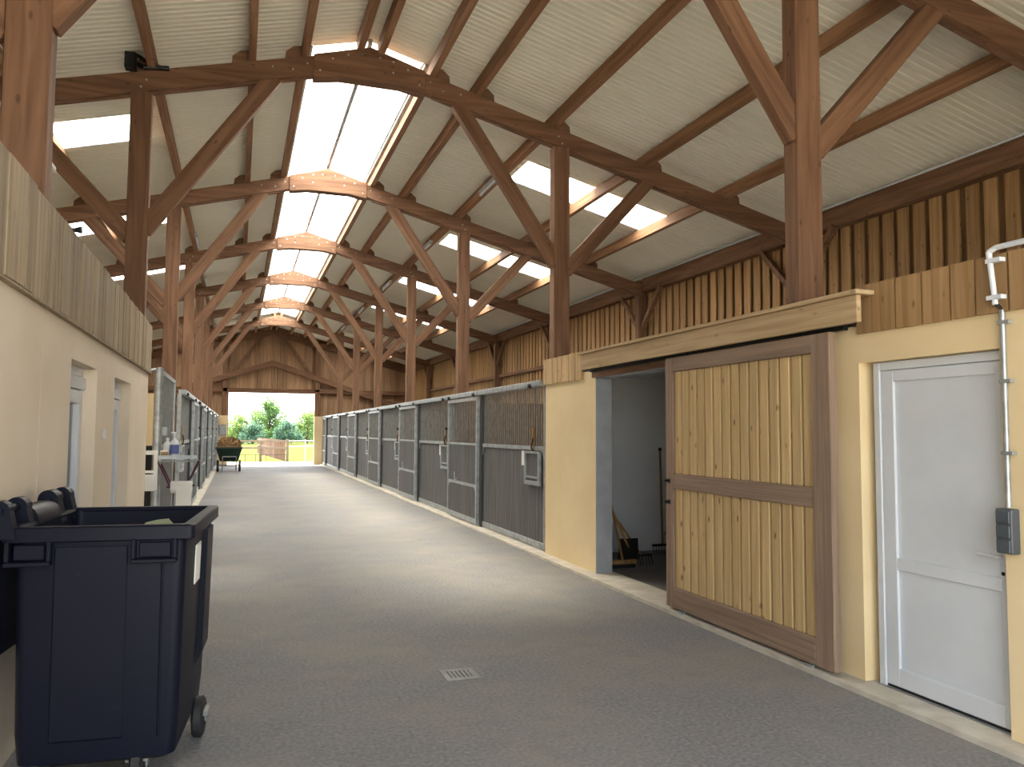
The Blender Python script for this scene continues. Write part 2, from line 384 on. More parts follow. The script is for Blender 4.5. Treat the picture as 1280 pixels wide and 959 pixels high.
# ------------------------------------------------------------------ trusses
def make_truss(name, y0, gable=False):
    t = empty(name, (CX, y0, 0)); D = 0.17
    def bl(mb, n, m, bev=0.006): return mb.build(n, m, t, raw=True, bevel=bev)
    px = PXR - CX                                           # 2.65
    for s in (1, -1):
        # inner post and outer post
        m = MB().box(min(s*px, s*(px+0.24)), max(s*px, s*(px+0.24)), 0.0, D, 0.0, rt_z(px + 0.12) - 0.255); bl(m, 'post', M['timber_z'])
        xo = XOR - CX - 0.08
        m = MB().box(min(s*(xo-0.2), s*xo), max(s*(xo-0.2), s*xo), 0.0, D, 0.0, rt_z(xo) - 0.22); bl(m, 'outer_post', M['timber_z'])
        # rafter: from the ridge to the eave
        m = MB().prism([(0, RT - 0.0), (s*6.95, rt_z(6.95)), (s*6.95, rt_z(6.95) - 0.26), (0, RT - 0.26)], 'y', 0.01, D - 0.01); bl(m, 'rafter', M['timber_x'])
        m = MB().prism([(s*0.85, rt_z(0.85) - 0.262), (s*6.75, rt_z(6.75) - 0.262), (s*6.75, rt_z(6.75) - 0.285), (s*0.85, rt_z(0.85) - 0.285)], 'y', 0.05, D - 0.05); bl(m, 'rafter_tongue', M['timber_x'], 0)
        # braces
        a = Vector((s*1.22, 0, rt_z(1.22) - 0.22)); b = Vector((s*(px + 0.06), 0, 4.12))
        def brace(a, b, w, n):
            d = a - b; o = bl(MB().box(-w/2, w/2, 0.02, D - 0.03, 0.0, d.length), n, M['timber_z'])
            o.location = b; o.rotation_euler = (0, math.atan2(d.x, d.z), 0); return o
        brace(a, b, 0.20, 'brace')
        brace(Vector((s*4.22, 0, rt_z(4.22) - 0.2)), Vector((s*(px + 0.2), 0, 4.02)), 0.20, 'brace')
        # blocks holding the purlins
        for off in (0.85, 1.50, 2.66, 4.17, 5.55):
            q = off + 0.05; zz = rt_z(q)
            m = MB().prism([(s*q, zz - 0.01), (s*(q+0.20), zz - 0.05), (s*(q+0.19), zz + 0.05), (s*(q+0.10), zz + 0.13), (s*q, zz + 0.15)], 'y', 0.03, D - 0.03); bl(m, 'purlin_block', M['timber_x'], 0)
        # knee braces along the outer wall
        for e in (-1, 1):
            xo2 = s*(xo - 0.1); ym = D/2 + e*0.05
            bl(MB().beam((xo2, ym, 4.0), (xo2, ym + e*0.85, 4.84), 0.09, 0.10, (1,0,0)), 'knee_brace', M['timber_z'], 0)
    # ridge gusset with its bolts
    g0, gd = 0.74, 0.33
    gus = bl(MB().prism([(0, RT + 0.03), (g0, rt_z(g0) + 0.012), (g0, rt_z(g0) - gd + 0.03), (0.40, rt_z(0.40) - gd + 0.0), (-0.40, rt_z(0.40) - gd + 0.0), (-g0, rt_z(g0) - gd + 0.03), (-g0, rt_z(g0) + 0.012)], 'y', -0.018, D + 0.018), 'gusset', M['timber_x'])
    bolts = MB()
    for bx, dz in ((0.12,-0.07),(0.3,-0.05),(0.3,-0.2),(0.5,-0.08),(0.66,-0.22),(0.82,-0.1),(1.0,-0.16),(1.25,-0.1),(2.72,-0.12),(2.78,-0.2)):
        for s in (1, -1):
            yy = -0.025 if bx < g0 else 0.004
            bolts.tube((s*bx, yy, rt_z(bx)+dz), (s*bx, 0.02, rt_z(bx)+dz), 0.013, 6)
    b = bolts.build('bolts', M['steel'], t, raw=True); b['kind'] = 'stuff'
    return t
t1 = make_truss('roof_truss', T1Y)
tr_lab = ['nearest timber roof truss, its posts rising by the bin and the white door',
          'second timber roof truss from the camera, its left rafter carrying a floodlight',
          'third timber roof truss from the camera, its right post above the first sliding stall door',
          'fourth timber roof truss counting from the camera', 'fifth timber roof truss counting from the camera',
          'sixth timber roof truss counting from the camera', 'seventh timber roof truss, last one before the far gable',
          'timber roof truss standing just behind the camera at the entrance']
for k in range(8):
    t = t1 if k == 0 else copy_tree(t1)
    t.location.y = T1Y + L * (k if k < 7 else -1)
    tag(t, tr_lab[k], 'truss', 'timber roof trusses')

# wall plates along both eaves
for s, nm in ((1, 'right'), (-1, 'left')):
    for k, y0 in enumerate([T1Y - L + L * j for j in range(8)]):
        x = CX + s * (XOR - CX - 0.11); tag(MB().box(x - 0.08, x + 0.08, y0 + 0.17 if k >= 0 else y0, min(y0 + L, YB), 4.82, 5.13).build('trim_%d' % (k + (1 if s > 0 else 9)), M['timber_y'], bevel=0.006), kind='structure')
# cable line tucked under the right-hand eave
tag(MB().path([(XOR - 0.215, 0.2, 5.14), (XOR - 0.215, 41.2, 5.14)], 0.018, 6).build('eave_cable', M['white_pvc']), 'thin grey cable running along the top of the right wall plate', 'cable')

# ------------------------------------------------------------------ outer side walls: boards on boards
def side_wall(name, x, s, zlo, boards=True):
    w = MB().box(min(x + s*0.03, x + s*0.06), max(x + s*0.03, x + s*0.06), YF, YB + 0.1, 0.0, 5.195).build(name, M['clad_back']); tag(w, kind='structure')
    if not boards: return w
    me = MB().box(-0.024, 0, -0.092, 0.092, 0, 5.18 - zlo).mesh('board', M['clad'])
    y = -0.3; 
    while y < YB - 0.1:
        ob = bpy.data.objects.new('board', me); col.objects.link(ob); ob.parent = w
        ob.location = (x - s*0.004 if s > 0 else x + 0.026, y + random.uniform(-0.012, 0.012), zlo); y += 0.272
    return w
side_wall('wall_right', XOR, 1, 1.9)
side_wall('wall_left', XOL, -1, 1.9)
# rail halfway up the right wall, bay by bay
for k in range(2, 7):
    y0 = T1Y + L * (k - 1)
    tag(MB().box(XOR - 0.14, XOR - 0.035, y0 + 0.18, y0 + L - 0.02, 3.58, 3.68).build('trim_%d' % (20 + k), M['timber_y']), kind='structure')

tag(MB().tube((XOR - 0.10, 6.45, 2.4), (XOR - 0.10, 6.45, 4.82), 0.02, 8).build('wall_pipe', M['galv'], smooth=True), 'thin grey upright pipe on the right-hand cladding above the white door', 'pipe')

# ------------------------------------------------------------------ far gable
def gable_top(x): return RT + 0.205 - SL * abs(x - CX)
wb = empty('wall_back', (0, YB, 0)); tag(wb, kind='structure')
GX0, GX1, GZ = -0.50, 3.60, 3.60
x = XOL + 0.02; bw = 0.2
while x < XOR - 0.02:
    x1 = min(x + bw, XOR)
    back = MB(); xm = (x + x1) / 2
    zlo = GZ if GX0 - 0.05 < xm < GX1 + 0.05 else 0.0
    fy = YB - 0.03 - (0.022 if int(round((x - XOL) / bw)) % 2 else 0.0)
    back.prism([(x - 0.012, zlo), (x1 + 0.012, zlo), (x1 + 0.012, gable_top(x1)), (x - 0.012, gable_top(x))], 'y', fy, fy + 0.024); back.build('board', M['gable_board'], wb)
    x = x1
gt = empty('gable_frame', (CX, YB - 0.35, 0))
tag(gt, 'brown timber frame around the far doorway with a low chevron beam', 'frame')
def gb(mb, n, m): return mb.build(n, m, gt, bevel=0.006)
yg = YB - 0.30
for s in (1, -1):
    xs = lambda d: CX + s * d
    gb(MB().prism([(xs(0), RT), (xs(6.9), rt_z(6.9)), (xs(6.9), rt_z(6.9) - 0.26), (xs(0), RT - 0.26)], 'y', yg + 0.05, yg + 0.2), 'rafter', M['timber_x'])
    gb(MB().box(min(xs(2.1), xs(2.34)), max(xs(2.1), xs(2.34)), yg, yg + 0.2, 0 if s < 0 else 0, rt_z(2.3) - 0.26), 'post', M['timber_z'])
    gb(MB().prism([(xs(0), 5.22), (xs(6.6), 5.22 - 0.33*6.6), (xs(6.6), 4.96 - 0.33*6.6), (xs(0), 4.96)], 'y', yg - 0.10, yg - 0.01), 'chevron_beam', M['timber_x'])
    a = Vector((xs(0.55), 0, 6.42)); b = Vector((xs(1.85), 0, 4.62)); d = (b - a).normalized(); nn = Vector((-d.z, 0, d.x)) * 0.07
    gb(MB().prism([(a.x+nn.x, a.z+nn.z), (b.x+nn.x, b.z+nn.z), (b.x-nn.x, b.z-nn.z), (a.x-nn.x, a.z-nn.z)], 'y', yg + 0.02, yg + 0.12), 'brace', M['timber_z'])
gb(MB().box(XOL + 0.1, XOR - 0.1, yg - 0.0, yg + 0.09, GZ + 0.0, GZ + 0.2), 'door_beam', M['timber_x'])
for xb in (0.85, 1.80):
    gb(MB().box(xb - 0.025, xb + 0.025, yg - 0.03, yg + 0.0, GZ + 0.05, 4.86), 'batten', M['timber_z'])
gb(MB().box(GX0 - 0.05, GX1 + 0.25, yg - 0.05, yg - 0.002, GZ - 0.03, GZ + 0.06), 'door_rail', M['timber_x'])
tag(MB().box(3.62, 4.12, YB - 0.55, YB - 0.32, 0, 2.43).build('wall_pier_right', M['cream']), kind='structure')
tag(MB().box(-1.25, -0.52, YB - 0.55, YB - 0.32, 0, 2.43).build('wall_pier_left', M['cream']), kind='structure')

# front gable behind the camera, open doorway
wf = MB()
wf.prism([(XOL, 0), (-1.05, 0), (-1.05, gable_top(-1.05)), (XOL, gable_top(XOL))], 'y', YF - 0.06, YF)
wf.prism([(4.1, 0), (XOR, 0), (XOR, gable_top(XOR)), (4.1, gable_top(4.1))], 'y', YF - 0.06, YF)
wf.prism([(-1.05, 4.3), (4.1, 4.3), (4.1, gable_top(4.1)), (CX, gable_top(CX)), (-1.05, gable_top(-1.05))], 'y', YF - 0.06, YF)
tag(wf.build('wall_front', M['gable_board']), kind='structure')

# ------------------------------------------------------------------ storeroom block on the right
XW = 4.05
def wall_piece(name, m, *bx):
    o = MB().box(*bx).build(name, m); tag(o, kind='structure'); return o
OP0, OP1, OPZ = 6.55, 8.63, 2.36
ws = MB()
ws.box(XW, XW + 0.2, OP1, 10.28, 0.0, 2.45); ws.box(XW, XW + 0.2, 4.37, OP0, 0.0, 2.45); ws.box(XW, XW + 0.2, OP0, OP1, OPZ, 2.45)
ws.box(XW, XW + 0.2, -0.5, 3.30, 0.0, 2.45); ws.box(XW, XW + 0.2, 3.30, 4.37, 2.19, 2.45)
tag(ws.build('wall_storeroom', M['cream']), kind='structure')
wall_piece('wall_storeroom_back', M['white_wall'], XW + 0.2, XOR - 0.05, 10.28, 10.38, 0, 2.5)
wall_piece('wall_storeroom_side', M['white_wall'], XOR - 0.12, XOR - 0.06, 4.6, 10.28, 0, 2.5)
wall_piece('wall_storeroom_near', M['white_wall'], XW + 0.2, XOR - 0.12, 4.6, 4.7, 0, 2.5)
wall_piece('ceiling_storeroom', M['white_wall'], XW + 0.02, XOR - 0.05, -0.4, 10.38, 2.5, 2.58)
jm = MB().box(XW - 0.004, XW + 0.205, OP1 - 0.012, OP1 + 0.001, 0.035, OPZ); jm.box(XW, XW + 0.205, OP0, OP1, OPZ - 0.012, OPZ)
tag(jm.build('trim_40', plain('grey_jamb_paint', srgb(158, 163, 168), 0.8)), kind='structure')
tag(MB().box(XW - 0.03, XW + 0.0, OP0, OP1 + 0.06, OPZ - 0.0, 2.46).build('trim_41', M['timber_y']), kind='structure')
# band of short vertical boards over the wall
def band(name, x, ylist, z0, z1, mat, lab, th=0.025, side=1):
    r = empty(name, (x, ylist[0], z0)); tag(r, lab, 'cladding')
    for a, b in zip(ylist[:-1], ylist[1:]):
        dz = random.uniform(-0.002, 0.002); dd = random.uniform(-0.009, 0.006) if th > 0.026 else random.uniform(-0.005, 0.003)
        MB().box(min(x, x + side*th), max(x, x + side*th) + dd, a + 0.008, b - 0.008, z0 + dz, z1 + dz).build('board', mat, r)
    return r
ys = [-0.5]
while ys[-1] < 4.1: ys.append(ys[-1] + random.choice((0.19, 0.21, 0.17)))
ys[-1] = 4.36
BR = wood('band_board_wood', srgb(164, 132, 92), srgb(136, 106, 70), 'z', knots=0.6, vary=0.10)
band('board_band', XW - 0.03, ys, 2.39, 2.72, BR, 'band of short brown vertical boards above the white door')
ys = [9.00]
while ys[-1] < 10.1: ys.append(ys[-1] + random.choice((0.19, 0.22, 0.16)))
ys[-1] = 10.30
band('board_band', XW - 0.03, ys, 2.36, 2.71, M['pale'], 'short band of pale yellow boards at the end of the sliding door rail')

# wooden cover over the sliding rail
rc = empty('rail_cover', (3.9, 6.5, 2.45)); tag(rc, 'long pale timber cover over the rail of the sliding door', 'beam')
MB().box(3.885, 3.925, 4.20, 8.72, 2.45, 2.635).build('front_board', M['pale_y'], rc, bevel=0.004)
MB().box(3.86, 4.02, 4.18, 8.76, 2.637, 2.668).build('top_board', M['pale_y'], rc, bevel=0.004)
MB().box(3.93, 4.015, 4.40, 4.48, 2.475, 2.63).build('bracket', M['pale_y'], rc)
MB().box(3.93, 4.015, 8.60, 8.68, 2.475, 2.63).build('bracket', M['pale_y'], rc)
MB().box(3.95, 3.99, 4.4, 8.6, 2.42, 2.47).build('rail', M['iron'], rc)

# sliding door
sdr = empty('sliding_door', (3.95, 5.68, 0.05)); tag(sdr, 'large sliding door of upright yellow boards in a brown frame', 'door')
Y0, Y1, Z0, Z1 = 4.50, 6.76, 0.06, 2.42; xa, xb = 3.91, 3.975
def sb(n, m, *b): return MB().box(*b).build(n, m, sdr, bevel=0.005)
sb('stile', M['door_frame_z'], xa, xb, Y0, Y0 + 0.19, Z0, Z1); sb('stile', M['door_frame_z'], xa, xb, Y1 - 0.13, Y1, Z0, Z1)
sb('top_rail', M['door_frame_y'], xa, xb, Y0 + 0.19, Y1 - 0.13, Z1 - 0.135, Z1)
sb('bottom_rail', M['door_frame_y'], xa, xb, Y0 + 0.19, Y1 - 0.13, Z0, Z0 + 0.19)
sb('middle_rail', M['door_frame_y'], xa + 0.005, xb, Y0 + 0.19, Y1 - 0.13, 1.17, 1.315)
nb = 15; yw = (Y1 - 0.13 - Y0 - 0.19) / nb
for za, zb in ((Z0 + 0.19, 1.17), (1.315, Z1 - 0.135)):
    for i in range(nb):
        ya = Y0 + 0.19 + i * yw; dx = random.uniform(0.0, 0.004)
        sb('board', M['door_board'], 3.930 + dx, 3.960, ya + 0.012, ya + yw - 0.012, za, zb)
    MB().box(3.9665, 3.9745, Y0 + 0.19, Y1 - 0.13, za, zb).build('backing', M['door_frame_z'], sdr)
hd = MB().path([(xa, Y1 - 0.06, 1.245), (xa - 0.055, Y1 - 0.06, 1.245), (xa - 0.055, Y1 - 0.06, 1.045), (xa, Y1 - 0.06, 1.045)], 0.011, 8)
hd.box(xa - 0.008, xa, Y1 - 0.085, Y1 - 0.035, 1.225, 1.265); hd.box(xa - 0.008, xa, Y1 - 0.085, Y1 - 0.035, 1.025, 1.065)
hd.build('handle', M['iron'], sdr)
for yy in (4.72, 6.45): MB().box(3.90, 3.93, yy, yy + 0.09, 0.0, 0.055).build('floor_guide', M['galv'], sdr)
for yy in (4.8, 6.4): MB().box(3.935, 3.965, yy, yy + 0.05, 2.42, 2.455).build('hanger', M['iron'], sdr)

# white door
d1 = empty('door_1', (4.12, 3.81, 0.04)); tag(d1, 'white plastic panel door with two recessed panels', None, None, 'structure')
def db(n, m, *b, bevel=0.004): return MB().box(*b).build(n, m, d1, bevel=bevel)
DX = 4.115; dy0, dy1, dz0, dz1 = 3.31, 4.30, 0.04, 2.185
db('frame_post', M['white_pvc'], DX - 0.01, DX + 0.07, dy1 - 0.055, dy1, dz0 - 0.02, dz1); db('frame_post', M['white_pvc'], DX - 0.01, DX + 0.07, dy0, dy0 + 0.03, dz0 - 0.02, dz1)
db('frame_head', M['white_pvc'], DX - 0.01, DX + 0.07, dy0 + 0.03, dy1 - 0.055, dz1 - 0.055, dz1)
ly0, ly1, lz0, lz1 = dy0 + 0.032, dy1 - 0.057, 0.055, dz1 - 0.058
leaf = db('leaf', M['white_pvc'], DX + 0.022, DX + 0.05, ly0, ly1, lz0, lz1)
def lf(n, *b): return MB().box(*b).build(n, M['white_pvc'], leaf, bevel=0.004)
lf('stile', DX, DX + 0.022, ly1 - 0.105, ly1, lz0, lz1); lf('stile', DX, DX + 0.022, ly0, ly0 + 0.045, lz0, lz1)
lf('rail', DX, DX + 0.022, ly0 + 0.045, ly1 - 0.105, lz1 - 0.075, lz1); lf('rail', DX, DX + 0.022, ly0 + 0.045, ly1 - 0.105, lz0, lz0 + 0.12)
lf('rail', DX, DX + 0.022, ly0 + 0.045, ly1 - 0.105, 0.81, 0.89)
hh = MB().tube((DX, ly0 + 0.035, 1.01), (DX - 0.05, ly0 + 0.035, 1.01), 0.009, 10).tube((DX - 0.05, ly0 + 0.03, 1.01), (DX - 0.05, ly0 + 0.15, 1.015), 0.010, 10)
hh.build('handle', plain('satin_handle', srgb(214, 216, 218), 0.35, 0.25), leaf, smooth=True)
MB().tube((DX - 0.004, ly0 + 0.028, 0.915), (DX + 0.01, ly0 + 0.028, 0.915), 0.011, 10).build('keyhole', M['iron'], leaf)
db('seal', M['black'], DX + 0.005, DX + 0.04, ly0, ly1, 0.037, 0.054, bevel=0)
db('sill', M['alu'], DX - 0.02, DX + 0.06, dy0, dy1, 0.032, 0.04, bevel=0)
wall_piece('wall_storeroom_inner', M['white_wall'], XW + 0.2, XW + 0.24, 3.2, 4.45, 0, 2.4)

# conduit and switches by the white door
cq = empty('conduit', (4.03, 3.28, 1.2)); tag(cq, 'grey and white conduit running down the wall right of the white door', 'conduit')
MB().tube((3.995, 3.27, 2.43), (3.995, 3.30, 2.735), 0.016, 10).build('upper_pipe', M['white_pvc'], cq, smooth=True)
MB().tube((4.028, 3.255, 1.30), (4.028, 3.255, 2.40), 0.015, 10).build('lower_pipe', M['galv'], cq, smooth=True)
MB().path([(4.028, 3.255, 2.40), (3.995, 3.27, 2.44)], 0.010, 6).build('cable', M['iron'], cq)
MB().path([(3.995, 3.30, 2.735), (4.0, 3.26, 2.752), (4.0, 3.02, 2.752)], 0.016, 8).build('elbow', M['white_pvc'], cq)
for zz in (2.68, 2.47): MB().box(3.975, 4.02, 3.22, 3.31, zz - 0.012, zz + 0.012).build('clip', M['white_pvc'], cq)
for zz in (2.33, 2.0, 1.6): MB().box(4.012, 4.05, 3.21, 3.28, zz - 0.01, zz + 0.01).build('clip', M['galv'], cq)
sw = empty('switch_box', (4.03, 3.27, 1.05)); tag(sw, 'dark grey triple switch box beside the white door', 'switch')
MB().box(3.985, 4.05, 3.205, 3.305, 1.05, 1.295).build('housing', M['dgrey'], sw, bevel=0.006)
for i in range(3): MB().box(3.975, 3.985, 3.213, 3.297, 1.058 + i*0.079, 1.058 + i*0.079 + 0.07).build('switch', M['dgrey'], sw, bevel=0.004)

# ------------------------------------------------------------------ tack room block on the left
XL = -1.08
wl = MB(); D3 = (6.02, 7.06); D4 = (8.02, 9.12); DZ = 2.18
e0 = -0.5
for a, b in ((-0.5, D3[0]), (D3[1], D4[0]), (D4[1], 10.80)): wl.box(XL - 0.28, XL, a, b, 0, 2.46)
for a, b in (D3, D4): wl.box(XL - 0.28, XL, a, b, DZ, 2.46)
wl.box(-5.2, XL - 0.28, 10.52, 10.80, 0, 2.46)
tag(wl.build('wall_tackroom', M['cream_left']), kind='structure')
tag(MB().box(XL - 0.002, XL + 0.0012, 5.17, 5.19, 0, 2.42).build('trim_42', M['cream_left']), kind='structure')
wall_piece('ceiling_tackroom', M['white_wall'], -5.2, XL - 0.02, -0.5, 10.8, 2.465, 2.52)
wall_piece('wall_tackroom_back', M['white_wall'], -3.6, -3.5, 0, 10.5, 0, 2.46)
wall_piece('floor_tackroom', M['kerb'], -3.5, XL - 0.28, 0, 10.5, 0.0, 0.01)
for i, (a, b) in enumerate((D3, D4)):
    d = empty('door_%d' % (i + 2), (XL - 0.25, (a + b) / 2, 0)); tag(d, ['white glazed door set deep in the beige left wall, nearer one', 'white glazed door set deep in the beige left wall, farther one'][i], None, None, 'structure')
    xx0, xx1 = XL - 0.17, XL - 0.10
    def q(n, m, *bb, d=d, bev=0.004): return MB().box(*bb).build(n, m, d, bevel=bev)
    q('frame_post', M['white_pvc'], xx0, xx1, a, a + 0.07, 0, DZ); q('frame_post', M['white_pvc'], xx0, xx1, b - 0.07, b, 0, DZ); q('frame_head', M['white_pvc'], xx0, xx1, a + 0.07, b - 0.07, DZ - 0.07, DZ)
    q('shutter_box', M['white_pvc'], xx0, xx1 + 0.02, a + 0.0, b, DZ - 0.17, DZ - 0.075)
    q('leaf_stile', M['white_pvc'], xx0 + 0.01, xx1 + 0.01, a + 0.08, a + 0.18, 0.03, DZ - 0.18); q('leaf_stile', M['white_pvc'], xx0 + 0.01, xx1 + 0.01, b - 0.18, b - 0.08, 0.03, DZ - 0.18)
    q('leaf_rail', M['white_pvc'], xx0 + 0.01, xx1 + 0.01, a + 0.18, b - 0.18, 0.03, 0.15); q('leaf_rail', M['white_pvc'], xx0 + 0.01, xx1 + 0.01, a + 0.18, b - 0.18, DZ - 0.28, DZ - 0.18)
    q('pane', M['glass'], xx0 + 0.03, xx0 + 0.036, a + 0.18, b - 0.18, 0.15, DZ - 0.28, bev=0)
tag(MB().box(XL, XL + 0.012, 7.42, 7.52, 1.62, 1.70).build('wall_switch', M['white_pvc'], bevel=0.003), 'small white switch on the beige wall between the two glazed doors', 'switch')
ys = [-0.4]
while ys[-1] < 10.5:
    ys.append(ys[-1] + random.choice((0.36, 0.16, 0.18, 0.20, 0.24, 0.17)))
ys[-1] = 10.84
lb = band('board_band', XL + 0.001, ys, 2.42, 3.0, M['grey_board'], 'long band of weathered grey-brown boards along the top of the left wall', 0.03)
MB().box(XL + 0.001, XL + 0.035, -0.4, 10.84, 2.40, 2.413).build('drip_batten', M['grey_board'], lb)

# small black lamp on top of the left boards, floodlight and conduit by the left truss posts
bl_ = empty('clamp_lamp', (XL + 0.02, 5.85, 2.99)); tag(bl_, 'small black lamp clipped to the top of the left boards', 'lamp')
MB().lathe([(0.008, 0), (0.015, 0.006), (0.024, 0.032), (0.026, 0.045)], 12, (XL + 0.02, 5.83, 3.022), 'x').build('lamp_shade', M['black'], bl_, smooth=True)
MB().box(XL - 0.01, XL + 0.03, 5.81, 5.85, 3.006, 3.03).build('clip', M['black'], bl_)
fl = empty('floodlight', (-1.15, 10.25, 6.1)); tag(fl, 'black floodlight fixed over the left rafter of the second truss', 'lamp')
MB().box(-1.40, -1.27, 10.18, 10.30, 6.02, 6.22).build('housing', M['iron'], fl, bevel=0.01)
MB().box(-1.39, -1.28, 10.172, 10.18, 6.04, 6.20).build('glass', M['glass'], fl)
MB().path([(-1.28, 10.26, 6.22), (-1.15, 10.24, 6.14), (-0.98, 10.30, 6.12)], 0.022, 8).build('bracket', M['iron'], fl)
MB().path([(-1.30, 10.30, 6.14), (-1.2, 10.28, 6.09), (-1.1, 10.30, 6.11), (-0.92, 10.33, 6.14)], 0.03, 8).build('cable', M['iron'], fl)
cl = empty('cable_tray', (-1.5, 7, 3.6)); tag(cl, 'white plastic cable tray hanging behind the left row of posts', 'cable tray')
MB().box(-1.62, -1.50, 6.0, 7.4, 3.86, 3.89).build('channel', M['white_pvc'], cl); MB().box(-1.63, -1.619, 6.0, 7.4, 3.86, 3.97).build('channel_side', M['white_pvc'], cl)
MB().tube((-1.56, 7.0, 3.89), (-1.56, 7.0, 5.95), 0.008, 6).build('hanger', M['white_pvc'], cl)

# ------------------------------------------------------------------ stall fronts
def gussets(m, x0, x1, ya, yb, z, dn, r=0.14):
    for yy, e in ((ya, 1), (yb, -1)):
        pts = [(yy, z), (yy + e*r, z)] + [(yy + e*(r - r*math.sin(t)) , z + dn*(r - r*math.cos(t))) for t in [i*math.pi/12 for i in range(1, 7)]]
        m.prism(pts, 'x', x0, x1)
    return m
def make_stall():
    s = empty('stall_front', (0, 0, 0)); 
    def b(mb, n, m, parent=s, bev=0.0): return mb.build(n, m, parent, raw=True, bevel=bev)
    # everything local: x = 0 is the aisle face of the panel, y runs away from the camera
    A, B = 0.05, 3.02
    b(MB().box(-0.02, 0.05, 0.0, A, 0.03, 2.36), 'post', M['galv'], bev=0.003)
    b(MB().box(-0.04, 0.06, B, B + 0.085, 0.03, 2.355), 'post', plain('shadow_gap_steel', srgb(66, 69, 71), 0.5, 0.3), bev=0.003)  # post coloured dark to paint in the shadow gap at the door's near edge
    fr = MB().box(-0.015, 0.04, A, B, 0.04, 0.13); b(fr, 'bottom_rail', M['galv'], bev=0.003)
    mr = MB().box(-0.015, 0.04, A, B, 1.435, 1.495); gussets(mr, -0.015, 0.0, A, B, 1.435, -1); b(mr, 'middle_rail', M['galv'])
    m = MB(); n = 25; w = (B - A) / n
    for i in range(n): m.box(0.005, 0.03, A + i*w + 0.004, A + (i+1)*w - 0.004, 0.13, 1.435)
    m.box(0.018, 0.028, A, B, 0.13, 1.435)
    b(m, 'boards', M['stall_board'])['kind'] = 'stuff'
    m = MB(); n = 30; w = (B - A) / n
    for i in range(n): m.tube((0.012, A + (i + 0.5)*w, 1.495), (0.012, A + (i + 0.5)*w, 2.36), 0.0105, 6, caps=False)
    b(m, 'bars', M['galv_dark'])['kind'] = 'stuff'
    b(MB().box(-0.10, 0.03, 0.0, L - 0.002, 2.355, 2.44), 'track', M['galv'], bev=0.006)
    for yy in (0.35, 3.3, 5.05): b(MB().box(-0.13, -0.08, yy, yy + 0.07, 2.34, 2.40), 'track_stop', M['iron'])
    # feed hatch
    h = MB(); ya, yb, za, zb = 0.13, 0.74, 0.93, 1.42
    h.box(-0.06, -0.015, ya, ya + 0.05, za, zb); h.box(-0.06, -0.015, yb - 0.05, yb, za, zb); h.box(-0.06, -0.015, ya + 0.05, yb - 0.05, za, za + 0.06); h.box(-0.06, -0.015, ya + 0.05, yb - 0.05, zb - 0.03, zb)
    hh = b(h, 'hatch', M['galv'])
    b(MB().box(-0.035, -0.012, ya + 0.05, yb - 0.05, za + 0.06, zb - 0.03), 'hatch_panel', M['stall_board'], hh)
    b(MB().box(-0.05, -0.014, ya + 0.06, yb - 0.06, za + 0.10, za + 0.13), 'hatch_bar', M['galv'], hh)
    lt = MB().box(-0.03, -0.012, 0.42, 0.46, 1.42, 1.62).box(-0.035, -0.012, 0.41, 0.50, 1.60, 1.76); b(lt, 'latch', M['brass'])
    b(MB().path([(-0.03, 0.44, 1.62), (-0.05, 0.42, 1.55), (-0.05, 0.46, 1.47), (-0.03, 0.43, 1.42)], 0.012, 6), 'clip', M['iron'])
    # sliding door, hung in front of the panel line
    ya, yb, za, zb = B + 0.09, L - 0.02, 0.06, 2.33; xf, xr = -0.10, -0.045
    d = b(MB().box(xf, xr, ya, ya + 0.07, za, zb).box(xf, xr, yb - 0.06, yb, za, zb).box(xf, xr, ya + 0.07, yb - 0.06, zb - 0.06, zb).box(xf, xr, ya + 0.07, yb - 0.06, za, za + 0.09), 'door', M['galv'])
    rl = MB().box(xf + 0.01, xr, ya + 0.07, yb - 0.06, 1.455, 1.495); b(rl, 'door_rail', M['galv'], d)
    rl = MB().box(xf + 0.01, xr, ya + 0.07, yb - 0.06, 0.70, 0.755); gussets(rl, xf + 0.01, xr, ya + 0.07, yb - 0.06, 0.70, -1, 0.16); b(rl, 'door_rail', M['galv'], d)
    m = MB(); n = 16; w = (yb - ya - 0.13) / n
    for i in range(n): m.box(-0.085, -0.06, ya + 0.07 + i*w + 0.004, ya + 0.07 + (i+1)*w - 0.004, za + 0.09, 1.455)
    m.box(-0.07, -0.062, ya + 0.07, yb - 0.06, za + 0.09, 1.455)
    b(m, 'door_boards', M['stall_board'], d)['kind'] = 'stuff'
    m = MB(); n = 17; w = (yb - ya - 0.13) / n
    for i in range(n): m.tube((-0.072, ya + 0.07 + (i+0.5)*w, 1.495), (-0.072, ya + 0.07 + (i+0.5)*w, zb - 0.06), 0.010, 6, caps=False)
    b(m, 'door_bars', M['galv_dark'], d)['kind'] = 'stuff'
    b(MB().path([(-0.10, ya + 0.5, 1.47), (-0.13, ya + 0.55, 1.47), (-0.13, ya + 0.95, 1.47), (-0.10, ya + 1.0, 1.47)], 0.012, 6), 'door_bolt', M['galv'], d)
    b(MB().path([(-0.10, yb - 0.55, 0.92), (-0.12, yb - 0.65, 0.76), (-0.10, yb - 0.75, 0.80)], 0.009, 6), 'door_hook', M['galv'], d)
    b(MB().lathe([(0.028, 0), (0.03, 0.03), (0.015, 0.05)], 10, (-0.15, yb + 0.01, 1.76), 'x'), 'door_knob', M['iron'], d)
    return s
SY = 10.44
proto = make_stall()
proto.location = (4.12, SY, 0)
near_r = 'galvanised stall front with grey boards on the right, '
rl_ = ['nearest one, beside the cream wall', 'second from the cream wall', 'third from the cream wall', 'fourth from the cream wall', 'fifth from the cream wall', 'last one, at the far doorway']
ll_ = ['nearest one, just past the wash bay', 'second past the wash bay', 'third past the wash bay', 'fourth past the wash bay', 'last one, by the hay cart']
